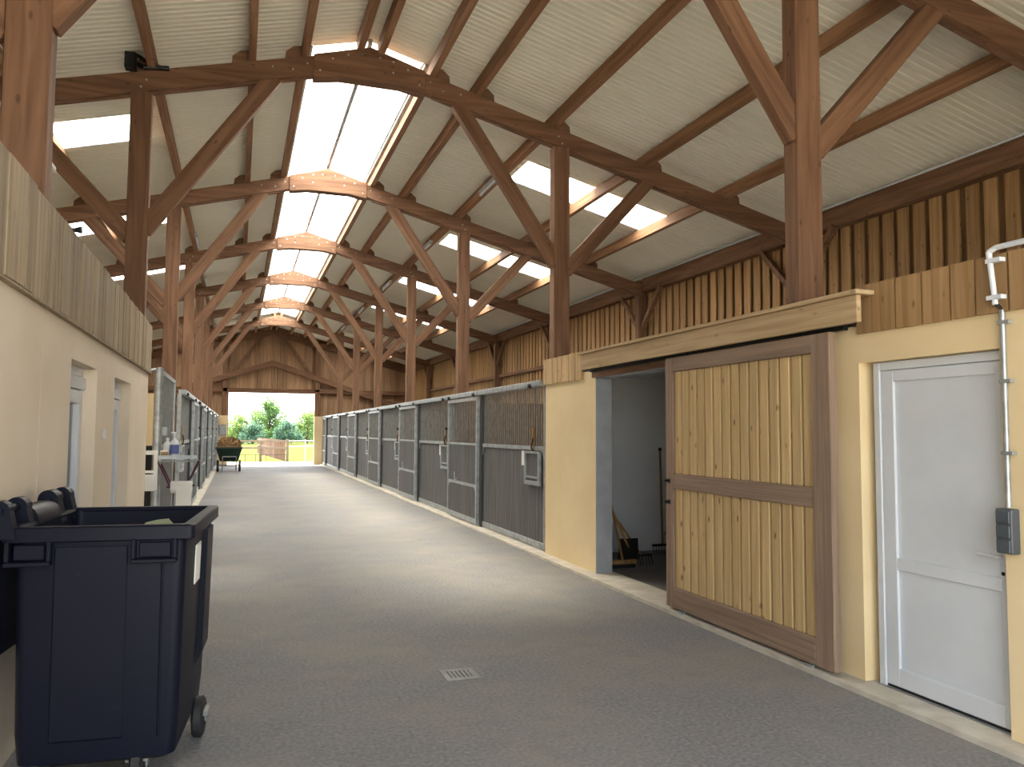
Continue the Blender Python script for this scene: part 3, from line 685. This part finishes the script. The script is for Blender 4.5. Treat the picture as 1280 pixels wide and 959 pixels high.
for k in range(6):
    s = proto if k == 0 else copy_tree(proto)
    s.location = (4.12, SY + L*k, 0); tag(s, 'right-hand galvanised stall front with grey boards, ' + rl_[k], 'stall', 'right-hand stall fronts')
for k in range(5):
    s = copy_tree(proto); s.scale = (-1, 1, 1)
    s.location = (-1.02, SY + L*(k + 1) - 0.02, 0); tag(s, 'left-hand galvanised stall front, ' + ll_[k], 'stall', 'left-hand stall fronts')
# paper notices hung on the stall fronts
for k in range(5):
    yy = SY + L*k
    p = MB().box(4.085, 4.089, yy + 0.76, yy + 0.92, 1.20, 1.42).build('notice', M['paper'])
    tag(p, ['white paper notice on the nearest right-hand stall, left of its hatch', 'white paper notice on the second right-hand stall', 'white paper notice on the third right-hand stall', 'white paper notice on the fourth right-hand stall', 'white paper notice on the fifth right-hand stall'][k], 'notice', 'paper notices on the stalls')
# partitions between the stalls
for k in range(7):
    yy = SY + L*k - (0.05 if k else -0.0)
    if k: wall_piece('wall_partition_right', M['clad_back'], 4.20, XOR - 0.05, yy, yy + 0.05, 0, 2.3)
    if k == 1: continue
    if k > 1: wall_piece('wall_partition_left', M['clad_back'], XOL + 0.05, -1.10, yy, yy + 0.05, 0, 2.3)

# wash bay on the left
wall_piece('wall_washbay', M['cream'], -5.2, -1.12, 15.36, 15.46, 1.42, 2.35)
wall_piece('wall_washbay_lower', M['blackmat'], -5.2, -1.12, 15.35, 15.46, 0, 1.42)
wg = empty('bay_gate', (-1.0, 12.6, 0)); tag(wg, 'tall galvanised gate folded at the wash bay on the left', 'gate')
MB().tube((-1.0, 11.3, 0), (-1.0, 11.3, 2.52), 0.055, 12).build('post', M['galv'], wg, smooth=True)
MB().box(-1.03, -0.97, 11.4, 11.47, 0.05, 2.50).box(-1.03, -0.97, 13.7, 13.77, 0.05, 2.50).box(-1.03, -0.97, 11.47, 13.7, 2.44, 2.50).box(-1.03, -0.97, 11.47, 13.7, 1.44, 1.50).box(-1.03, -0.97, 11.47, 13.7, 0.05, 0.12).build('frame', M['galv'], wg)
m = MB()
for i in range(30): m.tube((-1.0, 11.5 + i*0.075, 1.5), (-1.0, 11.5 + i*0.075, 2.44), 0.011, 6, caps=False)
m.build('bars', M['galv_dark'], wg)['kind'] = 'stuff'
m = MB()
for i in range(18): m.box(-1.01, -0.985, 11.47 + i*0.1239 + 0.004, 11.47 + (i+1)*0.1239 - 0.004, 0.12, 1.44)
m.build('boards', M['stall_board'], wg)['kind'] = 'stuff'
MB().path([(-1.0, 11.3, 2.50), (-1.12, 11.2, 2.46), (-1.4, 11.1, 2.50)], 0.02, 8).build('top_hook', M['galv'], wg)
MB().box(-0.97, -0.90, 11.42, 11.52, 1.62, 1.74).build('lock', M['galv'], wg, bevel=0.01)

# shelf with bottles and paper roll
sh = empty('shelf', (-0.73, 11.2, 1.3)); tag(sh, 'small steel shelf on maroon brackets sticking out into the aisle', 'shelf')
MB().box(-0.96, -0.50, 11.08, 11.32, 1.325, 1.345).box(-0.96, -0.50, 11.07, 11.08, 1.325, 1.375).build('tray', M['galv'], sh)
MB().tube((-0.96, 11.07, 1.30), (-0.44, 11.07, 1.30), 0.012, 8).build('front_bar', M['galv'], sh)
for yy in (11.06, 11.34):
    MB().path([(-0.97, yy, 1.31), (-0.82, yy, 1.0)], 0.012, 8).build('strut', M['purple'], sh)
    MB().path([(-0.47, yy, 1.31), (-0.58, yy, 1.06)], 0.012, 8).build('strut', M['purple'], sh)
MB().path([(-0.82, 11.06, 1.0), (-0.85, 11.2, 0.96), (-0.52, 11.2, 0.98)], 0.012, 8).build('roll_bar', M['purple'], sh)
MB().box(-0.968, -0.94, 11.06, 11.34, 1.28, 1.325).build('wall_bracket', M['galv'], sh)
pr = empty('paper_roll', (-0.68, 11.2, 0.96)); tag(pr, 'white paper towel roll hanging under the small shelf', 'paper roll')
MB().lathe([(0.022, -0.13), (0.075, -0.13), (0.078, -0.12), (0.078, 0.12), (0.075, 0.13), (0.022, 0.13)], 24, (-0.68, 11.2, 0.96), 'x').build('roll', M['paper'], pr, smooth=True)
MB().box(-0.74, -0.555, 11.121, 11.125, 0.72, 0.955).build('loose_sheet', M['paper'], pr)
MB().tube((-0.812, 11.2, 0.96), (-0.806, 11.2, 0.96), 0.022, 12).build('core', M['brown_box'], pr)
def bottle(x, y, r, h, lab, pump=False, label=None):
    b = empty('bottle', (x, y, 1.345)); tag(b, lab, 'bottle', 'bottles on the shelf')
    MB().lathe([(r*0.9, 0), (r, 0.01), (r, h*0.6), (r*0.75, h*0.72), (r*0.35, h*0.78), (r*0.35, h*0.84)], 16, (x, y, 1.345)).build('body', M['white_pvc'], b, smooth=True)
    if pump:
        MB().tube((x, y, 1.345 + h*0.84), (x, y, 1.345 + h*1.05), 0.009, 8).box(x - 0.045, x + 0.015, y - 0.012, y + 0.012, 1.345 + h*1.05, 1.345 + h*1.1).build('pump', M['white_pvc'], b)
    else:
        MB().lathe([(r*0.42, 0), (r*0.42, h*0.12), (r*0.3, h*0.16)], 12, (x, y, 1.345 + h*0.82)).build('cap', M['white_pvc'], b, smooth=True)
    if label: MB().lathe([(r*1.012, h*0.15), (r*1.012, h*0.55)], 16, (x, y, 1.345)).build('label', label, b, smooth=True)
bottle(-0.78, 11.20, 0.055, 0.30, 'white pump bottle with a blue label on the small shelf', True, M['blue'])
bottle(-0.87, 11.26, 0.05, 0.26, 'plain white capped bottle behind the box on the small shelf')
bx = empty('small_box', (-0.89, 11.14, 1.345)); tag(bx, 'small open cream cardboard box on the left of the small shelf', 'box')
MB().box(-0.94, -0.84, 11.10, 11.18, 1.346, 1.44).build('box_body', M['paper'], bx, bevel=0.003)
MB().box(-0.935, -0.845, 11.098, 11.1, 1.36, 1.42).build('label', M['brown_box'], bx)
# white rack with a bucket at the end of the left wall
rk = empty('white_rack', (-1.02, 10.9, 0.9)); tag(rk, 'white plastic rack with an open tray on the end of the left wall', 'rack')
MB().box(-1.16, -1.12, 10.86, 10.90, 0.95, 1.44).box(-0.99, -0.95, 10.86, 10.90, 0.95, 1.44).box(-1.12, -0.99, 10.86, 10.90, 1.39, 1.44).box(-1.12, -0.99, 10.86, 10.90, 1.16, 1.19).build('frame', M['paper'], rk)
MB().box(-1.15, -0.97, 10.81, 10.822, 0.95, 1.14).box(-1.15, -0.97, 10.90, 10.912, 0.95, 1.14).box(-1.15, -1.138, 10.822, 10.90, 0.95, 1.14).box(-0.982, -0.97, 10.822, 10.90, 0.95, 1.14).box(-1.15, -0.97, 10.81, 10.912, 0.94, 0.95).build('tray', M['paper'], rk)

# ------------------------------------------------------------------ wheeled bin
bn = empty('wheeled_bin', (-0.55, 4.63, 0)); tag(bn, 'large navy four-wheeled waste bin standing open in the left foreground', 'bin')
bn.rotation_euler = (0, 0, math.radians(-5.0))
ORG[bn.name] = (0, 0, 0)                 # the bin's parts are given in its own coordinates
def rrect(hw, hl, r, z, n=5):
    pts = []
    for sx, sy, a0 in ((1, 1, 0), (-1, 1, 90), (-1, -1, 180), (1, -1, 270)):
        for i in range(n + 1):
            a = math.radians(a0 + 90 * i / n); pts.append((sx*(hw - r) + r*math.cos(a), sy*(hl - r) + r*math.sin(a), z))
    return pts
def loft(m, rings, close0=True, close1=True):
    n = len(rings[0]); vs = [p for r in rings for p in r]; fs = []
    for k in range(len(rings) - 1):
        for i in range(n): fs.append((k*n+i, k*n+(i+1)%n, (k+1)*n+(i+1)%n, (k+1)*n+i))
    if close0: fs.append(tuple(range(n)))
    if close1: fs.append(tuple((len(rings)-1)*n + i for i in range(n)))
    return m.add(vs, fs)
prof = [(0.31, 0.40, 0.14), (0.338, 0.44, 0.165), (0.35, 0.45, 0.30), (0.368, 0.468, 1.17), (0.37, 0.47, 1.235)]
rings = [rrect(a, b_, 0.05, z) for a, b_, z in prof] + [rrect(a - 0.018, b_ - 0.018, 0.04, z) for a, b_, z in reversed(prof[1:])] + [rrect(0.26, 0.36, 0.04, 0.24)]
loft(MB(), rings).build('body', M['bin'], bn, smooth=True)
ro = [(0.404, 0.500, 1.180), (0.410, 0.506, 1.186), (0.410, 0.506, 1.245), (0.403, 0.499, 1.252), (0.358, 0.458, 1.252), (0.350, 0.450, 1.235), (0.367, 0.467, 1.180)]
loft(MB(), [rrect(a, b_, 0.03, z) for a, b_, z in ro + ro[:1]], False, False).build('rim', M['bin'], bn, smooth=True)
def half(z, ax): return (0.35 + (z - 0.30) / 0.87 * 0.018) if ax == 'x' else (0.45 + (z - 0.30) / 0.87 * 0.018)
for x0, x1 in ((-0.20, 0.115), (0.26, 0.275)):                            # raised panel and crease on the near face
    f0 = lambda z, o=0.0: -half(z, 'y') - o
    MB().add([(x0, f0(0.26), 0.26), (x1, f0(0.26), 0.26), (x1, f0(1.16), 1.16), (x0, f0(1.16), 1.16), (x0 + 0.006, f0(0.27, 0.005), 0.27), (x1 - 0.006, f0(0.27, 0.005), 0.27), (x1 - 0.006, f0(1.15, 0.005), 1.15), (x0 + 0.006, f0(1.15, 0.005), 1.15)],
             [(4,5,6,7), (0,1,5,4), (1,2,6,5), (2,3,7,6), (3,0,4,7)]).build('wall_rib', M['bin'], bn)
for y0, y1 in ((0.12, 0.40),):                                              # stepped panel on the aisle side
    f0 = lambda z, o=0.0: half(z, 'x') + o
    MB().add([(f0(0.42), y0, 0.42), (f0(0.42), y1, 0.42), (f0(1.16), y1, 1.16), (f0(1.16), y0, 1.16), (f0(0.5, 0.028), y0 + 0.02, 0.5), (f0(0.5, 0.028), y1 - 0.02, 0.5), (f0(1.15, 0.028), y1 - 0.02, 1.15), (f0(1.15, 0.028), y0 + 0.02, 1.15)],
             [(4,5,6,7), (0,1,5,4), (1,2,6,5), (2,3,7,6), (3,0,4,7)]).build('wall_rib', M['bin'], bn)
for x0, x1 in ((-0.395, -0.205), (0.135, 0.335)):                          # grips under the near rim
    h = MB().box(x0, x1, -0.515, -0.46, 1.075, 1.095)
    for xx in (x0, x1 - 0.018): h.box(xx, xx + 0.018, -0.51, -0.46, 1.095, 1.19)
    h.box(x0 + 0.03, x1 - 0.03, -0.485, -0.46, 1.10, 1.17); h.build('handle', M['bin'], bn, bevel=0.004)
zl0, zl1 = 0.90, 1.10; f0 = lambda z, o=0.0: half(z, 'x') + o
MB().add([(f0(zl0, .006), -0.12, zl0), (f0(zl0, .006), 0.06, zl0), (f0(zl1, .006), 0.06, zl1), (f0(zl1, .006), -0.12, zl1), (f0(zl0, .001), -0.12, zl0), (f0(zl0, .001), 0.06, zl0), (f0(zl1, .001), 0.06, zl1), (f0(zl1, .001), -0.12, zl1)],
         [(0,1,2,3),(4,7,6,5),(0,4,5,1),(1,5,6,2),(2,6,7,3),(3,7,4,0)]).build('sticker', M['paper'], bn)['label'] = 'pale weathered sticker'
for wx, wy in ((0.17, -0.34), (0.365, 0.23), (-0.26, -0.34), (-0.28, 0.23)):
    MB().box(wx - 0.05, wx + 0.05, wy - 0.06, wy + 0.06, 0.128, 0.15).box(wx - 0.042, wx - 0.034, wy - 0.03, wy + 0.03, 0.09, 0.13).box(wx + 0.034, wx + 0.042, wy - 0.03, wy + 0.03, 0.09, 0.13).build('caster', M['galv_dark'], bn)
    wh = MB().lathe([(0.066, -0.028), (0.09, -0.03), (0.109, -0.018), (0.109, 0.018), (0.09, 0.03), (0.066, 0.028)], 24, (wx, wy, 0.109), 'x').build('wheel', M['rubber'], bn, smooth=True)
    hb = MB().tube((wx - 0.03, wy, 0.109), (wx + 0.03, wy, 0.109), 0.02, 10)
    for i in range(6):
        a = math.pi * i / 3 + 0.3; hb.beam((wx, wy, 0.109), (wx, wy + 0.07*math.cos(a), 0.109 + 0.07*math.sin(a)), 0.05, 0.014, (0, -math.sin(a), math.cos(a)))
    hb.build('hub', M['dgrey'], wh)
# lid folded back towards the wall, with its hinges
secs = [(-0.425 - 0.03*math.sin(i/6*1.5), 1.26 - 0.62*i/6) for i in range(7)]
lid = MB().prism(secs + [(x - 0.02, z) for x, z in reversed(secs)], 'y', -0.48, 0.50).build('lid', M['bin'], bn)
def lug(y0, y1, top, r=0.048):
    pts = [(-0.475, 1.20), (-0.345, 1.20), (-0.375, top - r)] + [(-0.42 + r*math.cos(a), top - r + r*math.sin(a)) for a in [i*math.pi/8 for i in range(9)]]
    return MB().prism(pts, 'y', y0, y1)
for y0, y1 in ((-0.52, -0.46), (-0.30, -0.22), (0.16, 0.26), (0.40, 0.48)):
    lug(y0, y1, 1.375).build('hinge_lug', M['bin'], bn, bevel=0.008)
for y0, y1 in ((-0.54, -0.20), (0.14, 0.50)):
    MB().tube((-0.42, y0, 1.328), (-0.42, y1, 1.328), 0.022, 12).build('hinge_pin', M['bin'], bn, smooth=True)
pts = [(-0.42 + 0.075*math.cos(a), 1.235 + 0.095*math.sin(a)) for a in [i*math.pi/8 for i in range(9)]]
MB().prism(pts, 'y', -0.20, 0.15).build('lid_roll', M['bin'], lid, smooth=True)
# folded paper inside
pp = MB().add([(-0.52, 4.62, 1.10), (-0.38, 4.66, 1.16), (-0.36, 4.90, 1.20), (-0.42, 4.95, 1.19), (-0.47, 4.82, 1.19), (-0.28, 4.78, 1.13), (-0.42, 4.80, 1.10)],
              [(0,1,4), (1,2,4), (2,3,4), (1,5,2), (0,6,1), (6,5,1), (3,6,4), (6,0,4), (2,5,3), (5,6,3)]).build('crumpled_sack', plain('pale_green_paper', srgb(150, 160, 128), 0.9))
tag(pp, 'crumpled pale green sack lying in the open waste bin', 'sack')
m = MB(); n = 8; vs = [(-0.74 + 0.4*i/n, 4.30 + 0.68*j/n, 1.06 + random.uniform(-0.03, 0.03)) for j in range(n+1) for i in range(n+1)]
vs += [(x, y, 0.30) for x, y, z in vs]; k = (n+1)**2
fs = [(j*(n+1)+i, j*(n+1)+i+1, (j+1)*(n+1)+i+1, (j+1)*(n+1)+i) for j in range(n) for i in range(n)]; fs += [tuple(q + k for q in reversed(f_)) for f_ in fs]
m.add(vs, fs)
tag(m.build('rubbish_heap', M['rubber']), 'dark heap of rubbish filling the inside of the waste bin', 'rubbish', None, 'stuff')

# ------------------------------------------------------------------ hay cart
hc = empty('hay_cart', (-0.33, 34.7, 0)); tag(hc, 'dark green two-wheeled tipping cart parked by the far left stalls', 'cart')
def frus(m, x0, x1, y0, y1, z0, X0, X1, Y0_, Y1_, z1):
    return m.add([(x0,y0,z0),(x1,y0,z0),(x1,y1,z0),(x0,y1,z0),(X0,Y0_,z1),(X1,Y0_,z1),(X1,Y1_,z1),(X0,Y1_,z1)], [(0,3,2,1),(4,5,6,7),(0,1,5,4),(1,2,6,5),(2,3,7,6),(3,0,4,7)])
frus(MB(), -0.68, 0.02, 34.75, 35.75, 0.42, -0.84, 0.17, 34.4, 36.1, 0.96).build('tub', M['green_paint'], hc, bevel=0.02)
MB().box(-0.86, 0.19, 34.38, 34.43, 0.95, 1.01).box(-0.86, 0.19, 36.07, 36.12, 0.95, 1.01).box(-0.86, -0.81, 34.43, 36.07, 0.95, 1.01).box(0.14, 0.19, 34.43, 36.07, 0.95, 1.01).build('tub_rim', M['green_paint'], hc)
MB().path([(-0.58, 34.5, 0.03), (-0.58, 34.42, 0.62), (-0.05, 34.42, 0.62), (-0.05, 34.5, 0.03)], 0.022, 8).build('leg_frame', M['galv_dark'], hc)
MB().tube((-0.58, 34.47, 0.25), (-0.05, 34.47, 0.25), 0.02, 8).build('cross_bar', M['galv_dark'], hc)
MB().tube((-0.80, 35.2, 0.24), (0.12, 35.2, 0.24), 0.02, 8).build('axle', M['iron'], hc)
for wx in (-0.76, 0.09):
    wh = MB().lathe([(0.14, -0.045), (0.22, -0.045), (0.24, -0.02), (0.24, 0.02), (0.22, 0.045), (0.14, 0.045)], 20, (wx, 34.75, 0.24), 'x').build('wheel', M['rubber'], hc, smooth=True)
    MB().tube((wx - 0.03, 34.75, 0.24), (wx + 0.03, 34.75, 0.24), 0.13, 16).build('hub', M['dgrey'], wh)
m = MB(); n = 14; vs = []; fs = []
for j in range(n + 1):
    for i in range(n + 1):
        u, v = i / n * 2 - 1, j / n * 2 - 1; e = max(0, 1 - max(abs(u), abs(v)) ** 2.2)
        vs.append((-0.335 + u*0.50, 35.25 + v*0.82, 0.985 + 0.42 * e ** 0.6 + (random.uniform(-0.035, 0.035) if e > 0.05 else 0)))
for j in range(n):
    for i in range(n): fs.append((j*(n+1)+i, j*(n+1)+i+1, (j+1)*(n+1)+i+1, (j+1)*(n+1)+i))
m.add(vs, fs)
for i in range(500):
    u, v = random.uniform(-0.9, 0.9), random.uniform(-0.95, 0.95); e = max(0, 1 - max(abs(u), abs(v)) ** 2.2)
    p = Vector((-0.335 + u*0.5, 35.25 + v*0.82, 0.98 + 0.42*e**0.6)); d = Vector((random.gauss(0,1), random.gauss(0,1), random.gauss(0,0.5))).normalized() * 0.08
    m.beam(p - d, p + d, 0.008, 0.008)
tag(m.build('hay_heap', M['hay']), 'brown heap of old hay piled in the green cart', 'hay', None, 'stuff')

# meter cupboard on the far left pier
eb = empty('meter_box', (-0.72, 41.0, 1.4)); tag(eb, 'grey electric box on the cream pier left of the far doorway', 'box')
MB().box(-0.90, -0.56, 40.93, 41.05, 1.45, 1.98).build('housing', M['galv_dark'], eb, bevel=0.01); MB().box(-0.87, -0.59, 40.92, 40.93, 1.48, 1.95).build('cover', M['galv'], eb, bevel=0.005)

# floor drain
dr = empty('floor_drain', (1.51, 5.46, 0)); tag(dr, 'small square iron drain grate set in the floor', 'drain')
MB().box(1.39, 1.63, 5.34, 5.38, 0.0005, 0.006).box(1.39, 1.63, 5.54, 5.58, 0.0005, 0.006).box(1.39, 1.43, 5.38, 5.54, 0.0005, 0.006).box(1.59, 1.63, 5.38, 5.54, 0.0005, 0.006).build('frame', M['galv_dark'], dr)
for i in range(5): MB().box(1.445 + i*0.03, 1.46 + i*0.03, 5.38, 5.54, 0.0005, 0.005).build('bar', M['galv_dark'], dr)
MB().box(1.43, 1.59, 5.38, 5.54, 0.0003, 0.001).build('pit', M['iron'], dr)

# ------------------------------------------------------------------ tools in the storeroom
def tool(name, foot, top, lab, head):
    r = empty(name, foot); tag(r, lab, 'tool', 'tools leaning in the storeroom')
    MB().tube(foot, top, 0.015, 8).build('handle', M['handle_wood'], r, smooth=True)
    x, y_, z = foot
    if head == 'broom':
        MB().box(x - 0.18, x + 0.18, y_ - 0.03, y_ + 0.03, 0.06, 0.11).build('broom_head', M['handle_wood'], r)
        MB().box(x - 0.17, x + 0.17, y_ - 0.025, y_ + 0.025, 0.01, 0.06).build('bristles', M['black'], r)
    elif head == 'shovel':
        MB().prism([(x - 0.13, 0.36), (x + 0.13, 0.36), (x + 0.14, 0.1), (x, 0.02), (x - 0.14, 0.1)], 'y', y_ - 0.012, y_ + 0.004).build('blade', M['iron'], r)
    else:
        k = MB().box(x - 0.16, x + 0.16, y_ - 0.012, y_ + 0.012, 0.12, 0.15)
        for i in range(8): k.tube((x - 0.15 + i*0.043, y_, 0.12), (x - 0.15 + i*0.043, y_ - 0.04, 0.01), 0.006, 6)
        k.build('tines', M['iron'], r)
    MB().tube(top, Vector(top) + (Vector(top) - Vector(foot)).normalized()*0.04, 0.024, 8).build('grip', M['iron'], r)
tool('broom', (4.60, 9.02, 0.10), (4.285, 8.90, 1.25), 'wooden broom leaning nearest the opening of the storeroom', 'broom')
tool('shovel', (4.72, 9.10, 0.25), (4.29, 9.02, 1.08), 'black-bladed shovel leaning between broom and rake', 'shovel')
tool('rake', (4.92, 9.14, 0.14), (4.30, 9.10, 0.95), 'iron rake leaning low in the corner behind the shovel', 'rake')
tool('pitchfork', (5.66, 9.88, 0.13), (5.82, 10.22, 1.44), 'long pitchfork against the white back wall by the sliding door', 'rake')
o = MB().prism([(4.34, 0.01), (4.56, 0.01), (4.60, 0.42), (4.30, 0.42)], 'y', 9.45, 9.8).build('black_tub', M['rubber'], bevel=0.02)
tag(o, 'black rubber tub standing behind the leaning tools', 'tub')
b_ = frus(MB(), 5.92, 6.3, 9.8, 10.2, 0.005, 5.88, 6.34, 9.76, 10.24, 0.26).build('grey_crate', M['dgrey'], bevel=0.015); tag(b_, 'low grey crate on the floor by the white back wall', 'crate')

# ------------------------------------------------------------------ strip lights on the purlins
lab_r = ['strip light on the right-hand purlin, between the second and third trusses', 'strip light on the right-hand purlin, between the third and fourth trusses', 'strip light on the right-hand purlin, between the fourth and fifth trusses', 'strip light on the right-hand purlin, between the fifth and sixth trusses', 'strip light on the right-hand purlin, between the sixth and seventh trusses']
for k in range(5):
    for s in (1, -1):
        if s < 0 and k == 0: continue
        y0 = T1Y + L*(k + 1) + 2.15 + (1.2 if s < 0 else 0); x = CX + s*2.56; z = RT - 0.05 - SL*2.56
        r = empty('strip_light', (x, y0, z)); tag(r, lab_r[k] if s > 0 else lab_r[k].replace('right', 'left'), 'strip light', 'strip lights under the roof')
        MB().box(x - 0.035, x + 0.035, y0, y0 + 1.25, z, z + 0.05).build('housing', M['galv'], r, bevel=0.004)
        MB().tube((x, y0 + 0.02, z - 0.022), (x, y0 + 1.23, z - 0.022), 0.022, 10).build('tube', M['white_pvc'], r, smooth=True)
        for yy in (y0 + 0.0, y0 + 1.22): MB().box(x - 0.03, x + 0.03, yy, yy + 0.03, z - 0.045, z).build('end_cap', M['galv'], r)

# ------------------------------------------------------------------ outside: fence, trees, hedge
fe = empty('rail_fence', (1.2, 46.8, 0)); tag(fe, 'pale wooden rail fence facing the far doorway', 'fence')
for i in range(5):
    px_ = 2.67 - 1.45*i; MB().box(px_ - 0.07, px_ + 0.07, 46.75, 46.89, -0.05, 1.22 if i == 0 else 1.15).build('post', M['fence_paint'], fe)
for z in (1.12, 0.72): MB().box(-3.2, 2.62, 46.70, 46.75, z - 0.05, z + 0.05).build('rail', M['fence_paint'], fe)
MB().path([(-3.2, 46.6, 0.34), (2.6, 46.6, 0.34)], 0.012, 6).build('wire', M['iron'], fe)
for i in range(9): MB().tube((-2.9 + i*0.55, 46.6, -0.05), (-2.9 + i*0.55, 46.6, 0.36), 0.012, 6).build('stake', M['iron'], fe)
f2 = empty('paling_fence', (2.6, 55, 0)); tag(f2, 'brown paling fence running away across the meadow behind the rail fence', 'fence')
pm = MB().box(-0.05, 0.05, -0.05, 0.05, -0.1, 1.15).mesh('paling', M['fence'])
for i in range(26):
    t = i / 25; o = bpy.data.objects.new('paling', pm); col.objects.link(o); o.parent = f2; o.location = (2.55 - 1.05*t - 2.6, 47.6 + 17*t - 55, 0)
for z in (1.02, 0.6): MB().beam((2.6, 47.4, z), (1.45, 65, z), 0.05, 0.10).build('rail', M['fence'], f2)
f3 = empty('tape_fence', (6, 50, 0)); tag(f3, 'white tape fence on thin posts right of the wooden corner post', 'fence')
for z in (1.12, 0.8): MB().beam((2.75, 47.0, z), (14, 52, z), 0.01, 0.05).build('tape', M['paper'], f3)
for i in range(5): MB().tube((3.7 + i*2.4, 47.4 + i*1.06, -0.05), (3.7 + i*2.4, 47.4 + i*1.06, 1.2), 0.025, 8).build('post', M['paper'], f3)

def tree(name, lab, x, y, h, rx, base, mat, n=2600, leaf=0.28, trunk=0.16, grp='trees beyond the meadow'):
    t = empty(name, (x, y, 0)); tag(t, lab, 'tree', grp)
    tm = MB().tube((x, y, -0.1), (x + 0.1, y, h*0.55), trunk, 8, trunk*0.5)
    for i in range(5):
        a = random.uniform(0, 6.28); tm.tube((x, y, h*random.uniform(0.25, 0.5)), (x + rx*0.6*math.cos(a), y + rx*0.6*math.sin(a), h*random.uniform(0.6, 0.85)), trunk*0.45, 6, trunk*0.15)
    tm.build('trunk', M['bark'], t)
    m = MB(); blobs = []
    for i in range(48):
        zz = random.uniform(base, h*0.93); k = (zz - base) / (h - base); w = rx * (1 - 0.8*k**2.0) * math.sqrt(random.uniform(0.02, 0.9)); a = random.uniform(0, 6.28)
        blobs.append((x + w*math.cos(a), y + w*math.sin(a), zz, rx*random.uniform(0.2, 0.36)))
    vs = []; fs = []
    for i in range(n):
        bx_, by, bz, br = random.choice(blobs); d = Vector((random.gauss(0,1), random.gauss(0,1), random.gauss(0,1))).normalized() * br * random.uniform(0.4, 1.0)
        p = Vector((bx_, by, bz)) + d; u = Vector((random.gauss(0,1), random.gauss(0,1), random.gauss(0,1))).normalized(); w = u.cross(Vector((0.3,0.5,0.8))).normalized()
        s_ = leaf * random.uniform(0.6, 1.2); k = len(vs)
        vs += [p - u*s_*0.5, p + w*s_*0.35, p + u*s_*0.5, p - w*s_*0.35]; fs.append((k, k+1, k+2, k+3))
    me = bpy.data.meshes.new('crown'); o0 = ORG[t.name]; me.from_pydata([(p.x - o0[0], p.y - o0[1], p.z) for p in vs], [], fs); me.materials.append(mat)
    c = bpy.data.objects.new('crown', me); col.objects.link(c); c.parent = t; c['kind'] = 'stuff'
tree('broadleaf_tree', 'tall leafy tree standing in the middle of the view through the doorway', 4.2, 120, 6.3, 3.1, 0.9, M['leaf1'], 6500, 0.30, 0.22)
tree('broadleaf_tree', 'low yellow-green bushy tree left of the tall tree outside', -0.1, 110, 3.7, 2.2, 0.6, M['leaf2'], 2200, 0.3)
tree('broadleaf_tree', 'bright bushy tree right of the tall tree outside', 9.2, 115, 4.3, 2.6, 0.6, M['leaf2'], 2600, 0.3)
tree('broadleaf_tree', 'dark low bush under the left side of the tall tree outside', 1.8, 108, 2.6, 1.9, 0.4, M['leaf3'], 1800, 0.3)
tree('broadleaf_tree', 'dark low bush under the right side of the tall tree outside', 6.2, 108, 2.7, 2.0, 0.4, M['leaf3'], 1800, 0.3)
tree('broadleaf_tree', 'tree at the right edge of the view through the doorway', 13.0, 125, 5.5, 2.8, 0.8, M['leaf1'], 2400, 0.3)
tree('broadleaf_tree', 'tree half hidden behind the left side of the doorway', -5.0, 118, 4.2, 2.8, 0.8, M['leaf1'], 2400, 0.3)
hg = MB(); vs = []; fs = []
for i in range(5200):
    p = Vector((random.uniform(-12, 22), 130 + random.gauss(0, 0.8), random.uniform(0, 2.1 + 0.3*math.sin(i)))); u = Vector((random.gauss(0,1), random.gauss(0,1), random.gauss(0,1))).normalized(); w = u.cross(Vector((0.3,0.5,0.8))).normalized()
    k = len(vs); vs += [p - u*0.25, p + w*0.2, p + u*0.25, p - w*0.2]; fs.append((k, k+1, k+2, k+3))
hg.add(vs, fs); hg.box(-12, 22, 130.2, 130.8, -0.1, 1.5)
tag(hg.build('hedge', M['leaf3']), 'long dark hedge along the far side of the meadow', 'hedge', None, 'stuff')
print('objects', len(bpy.data.objects))
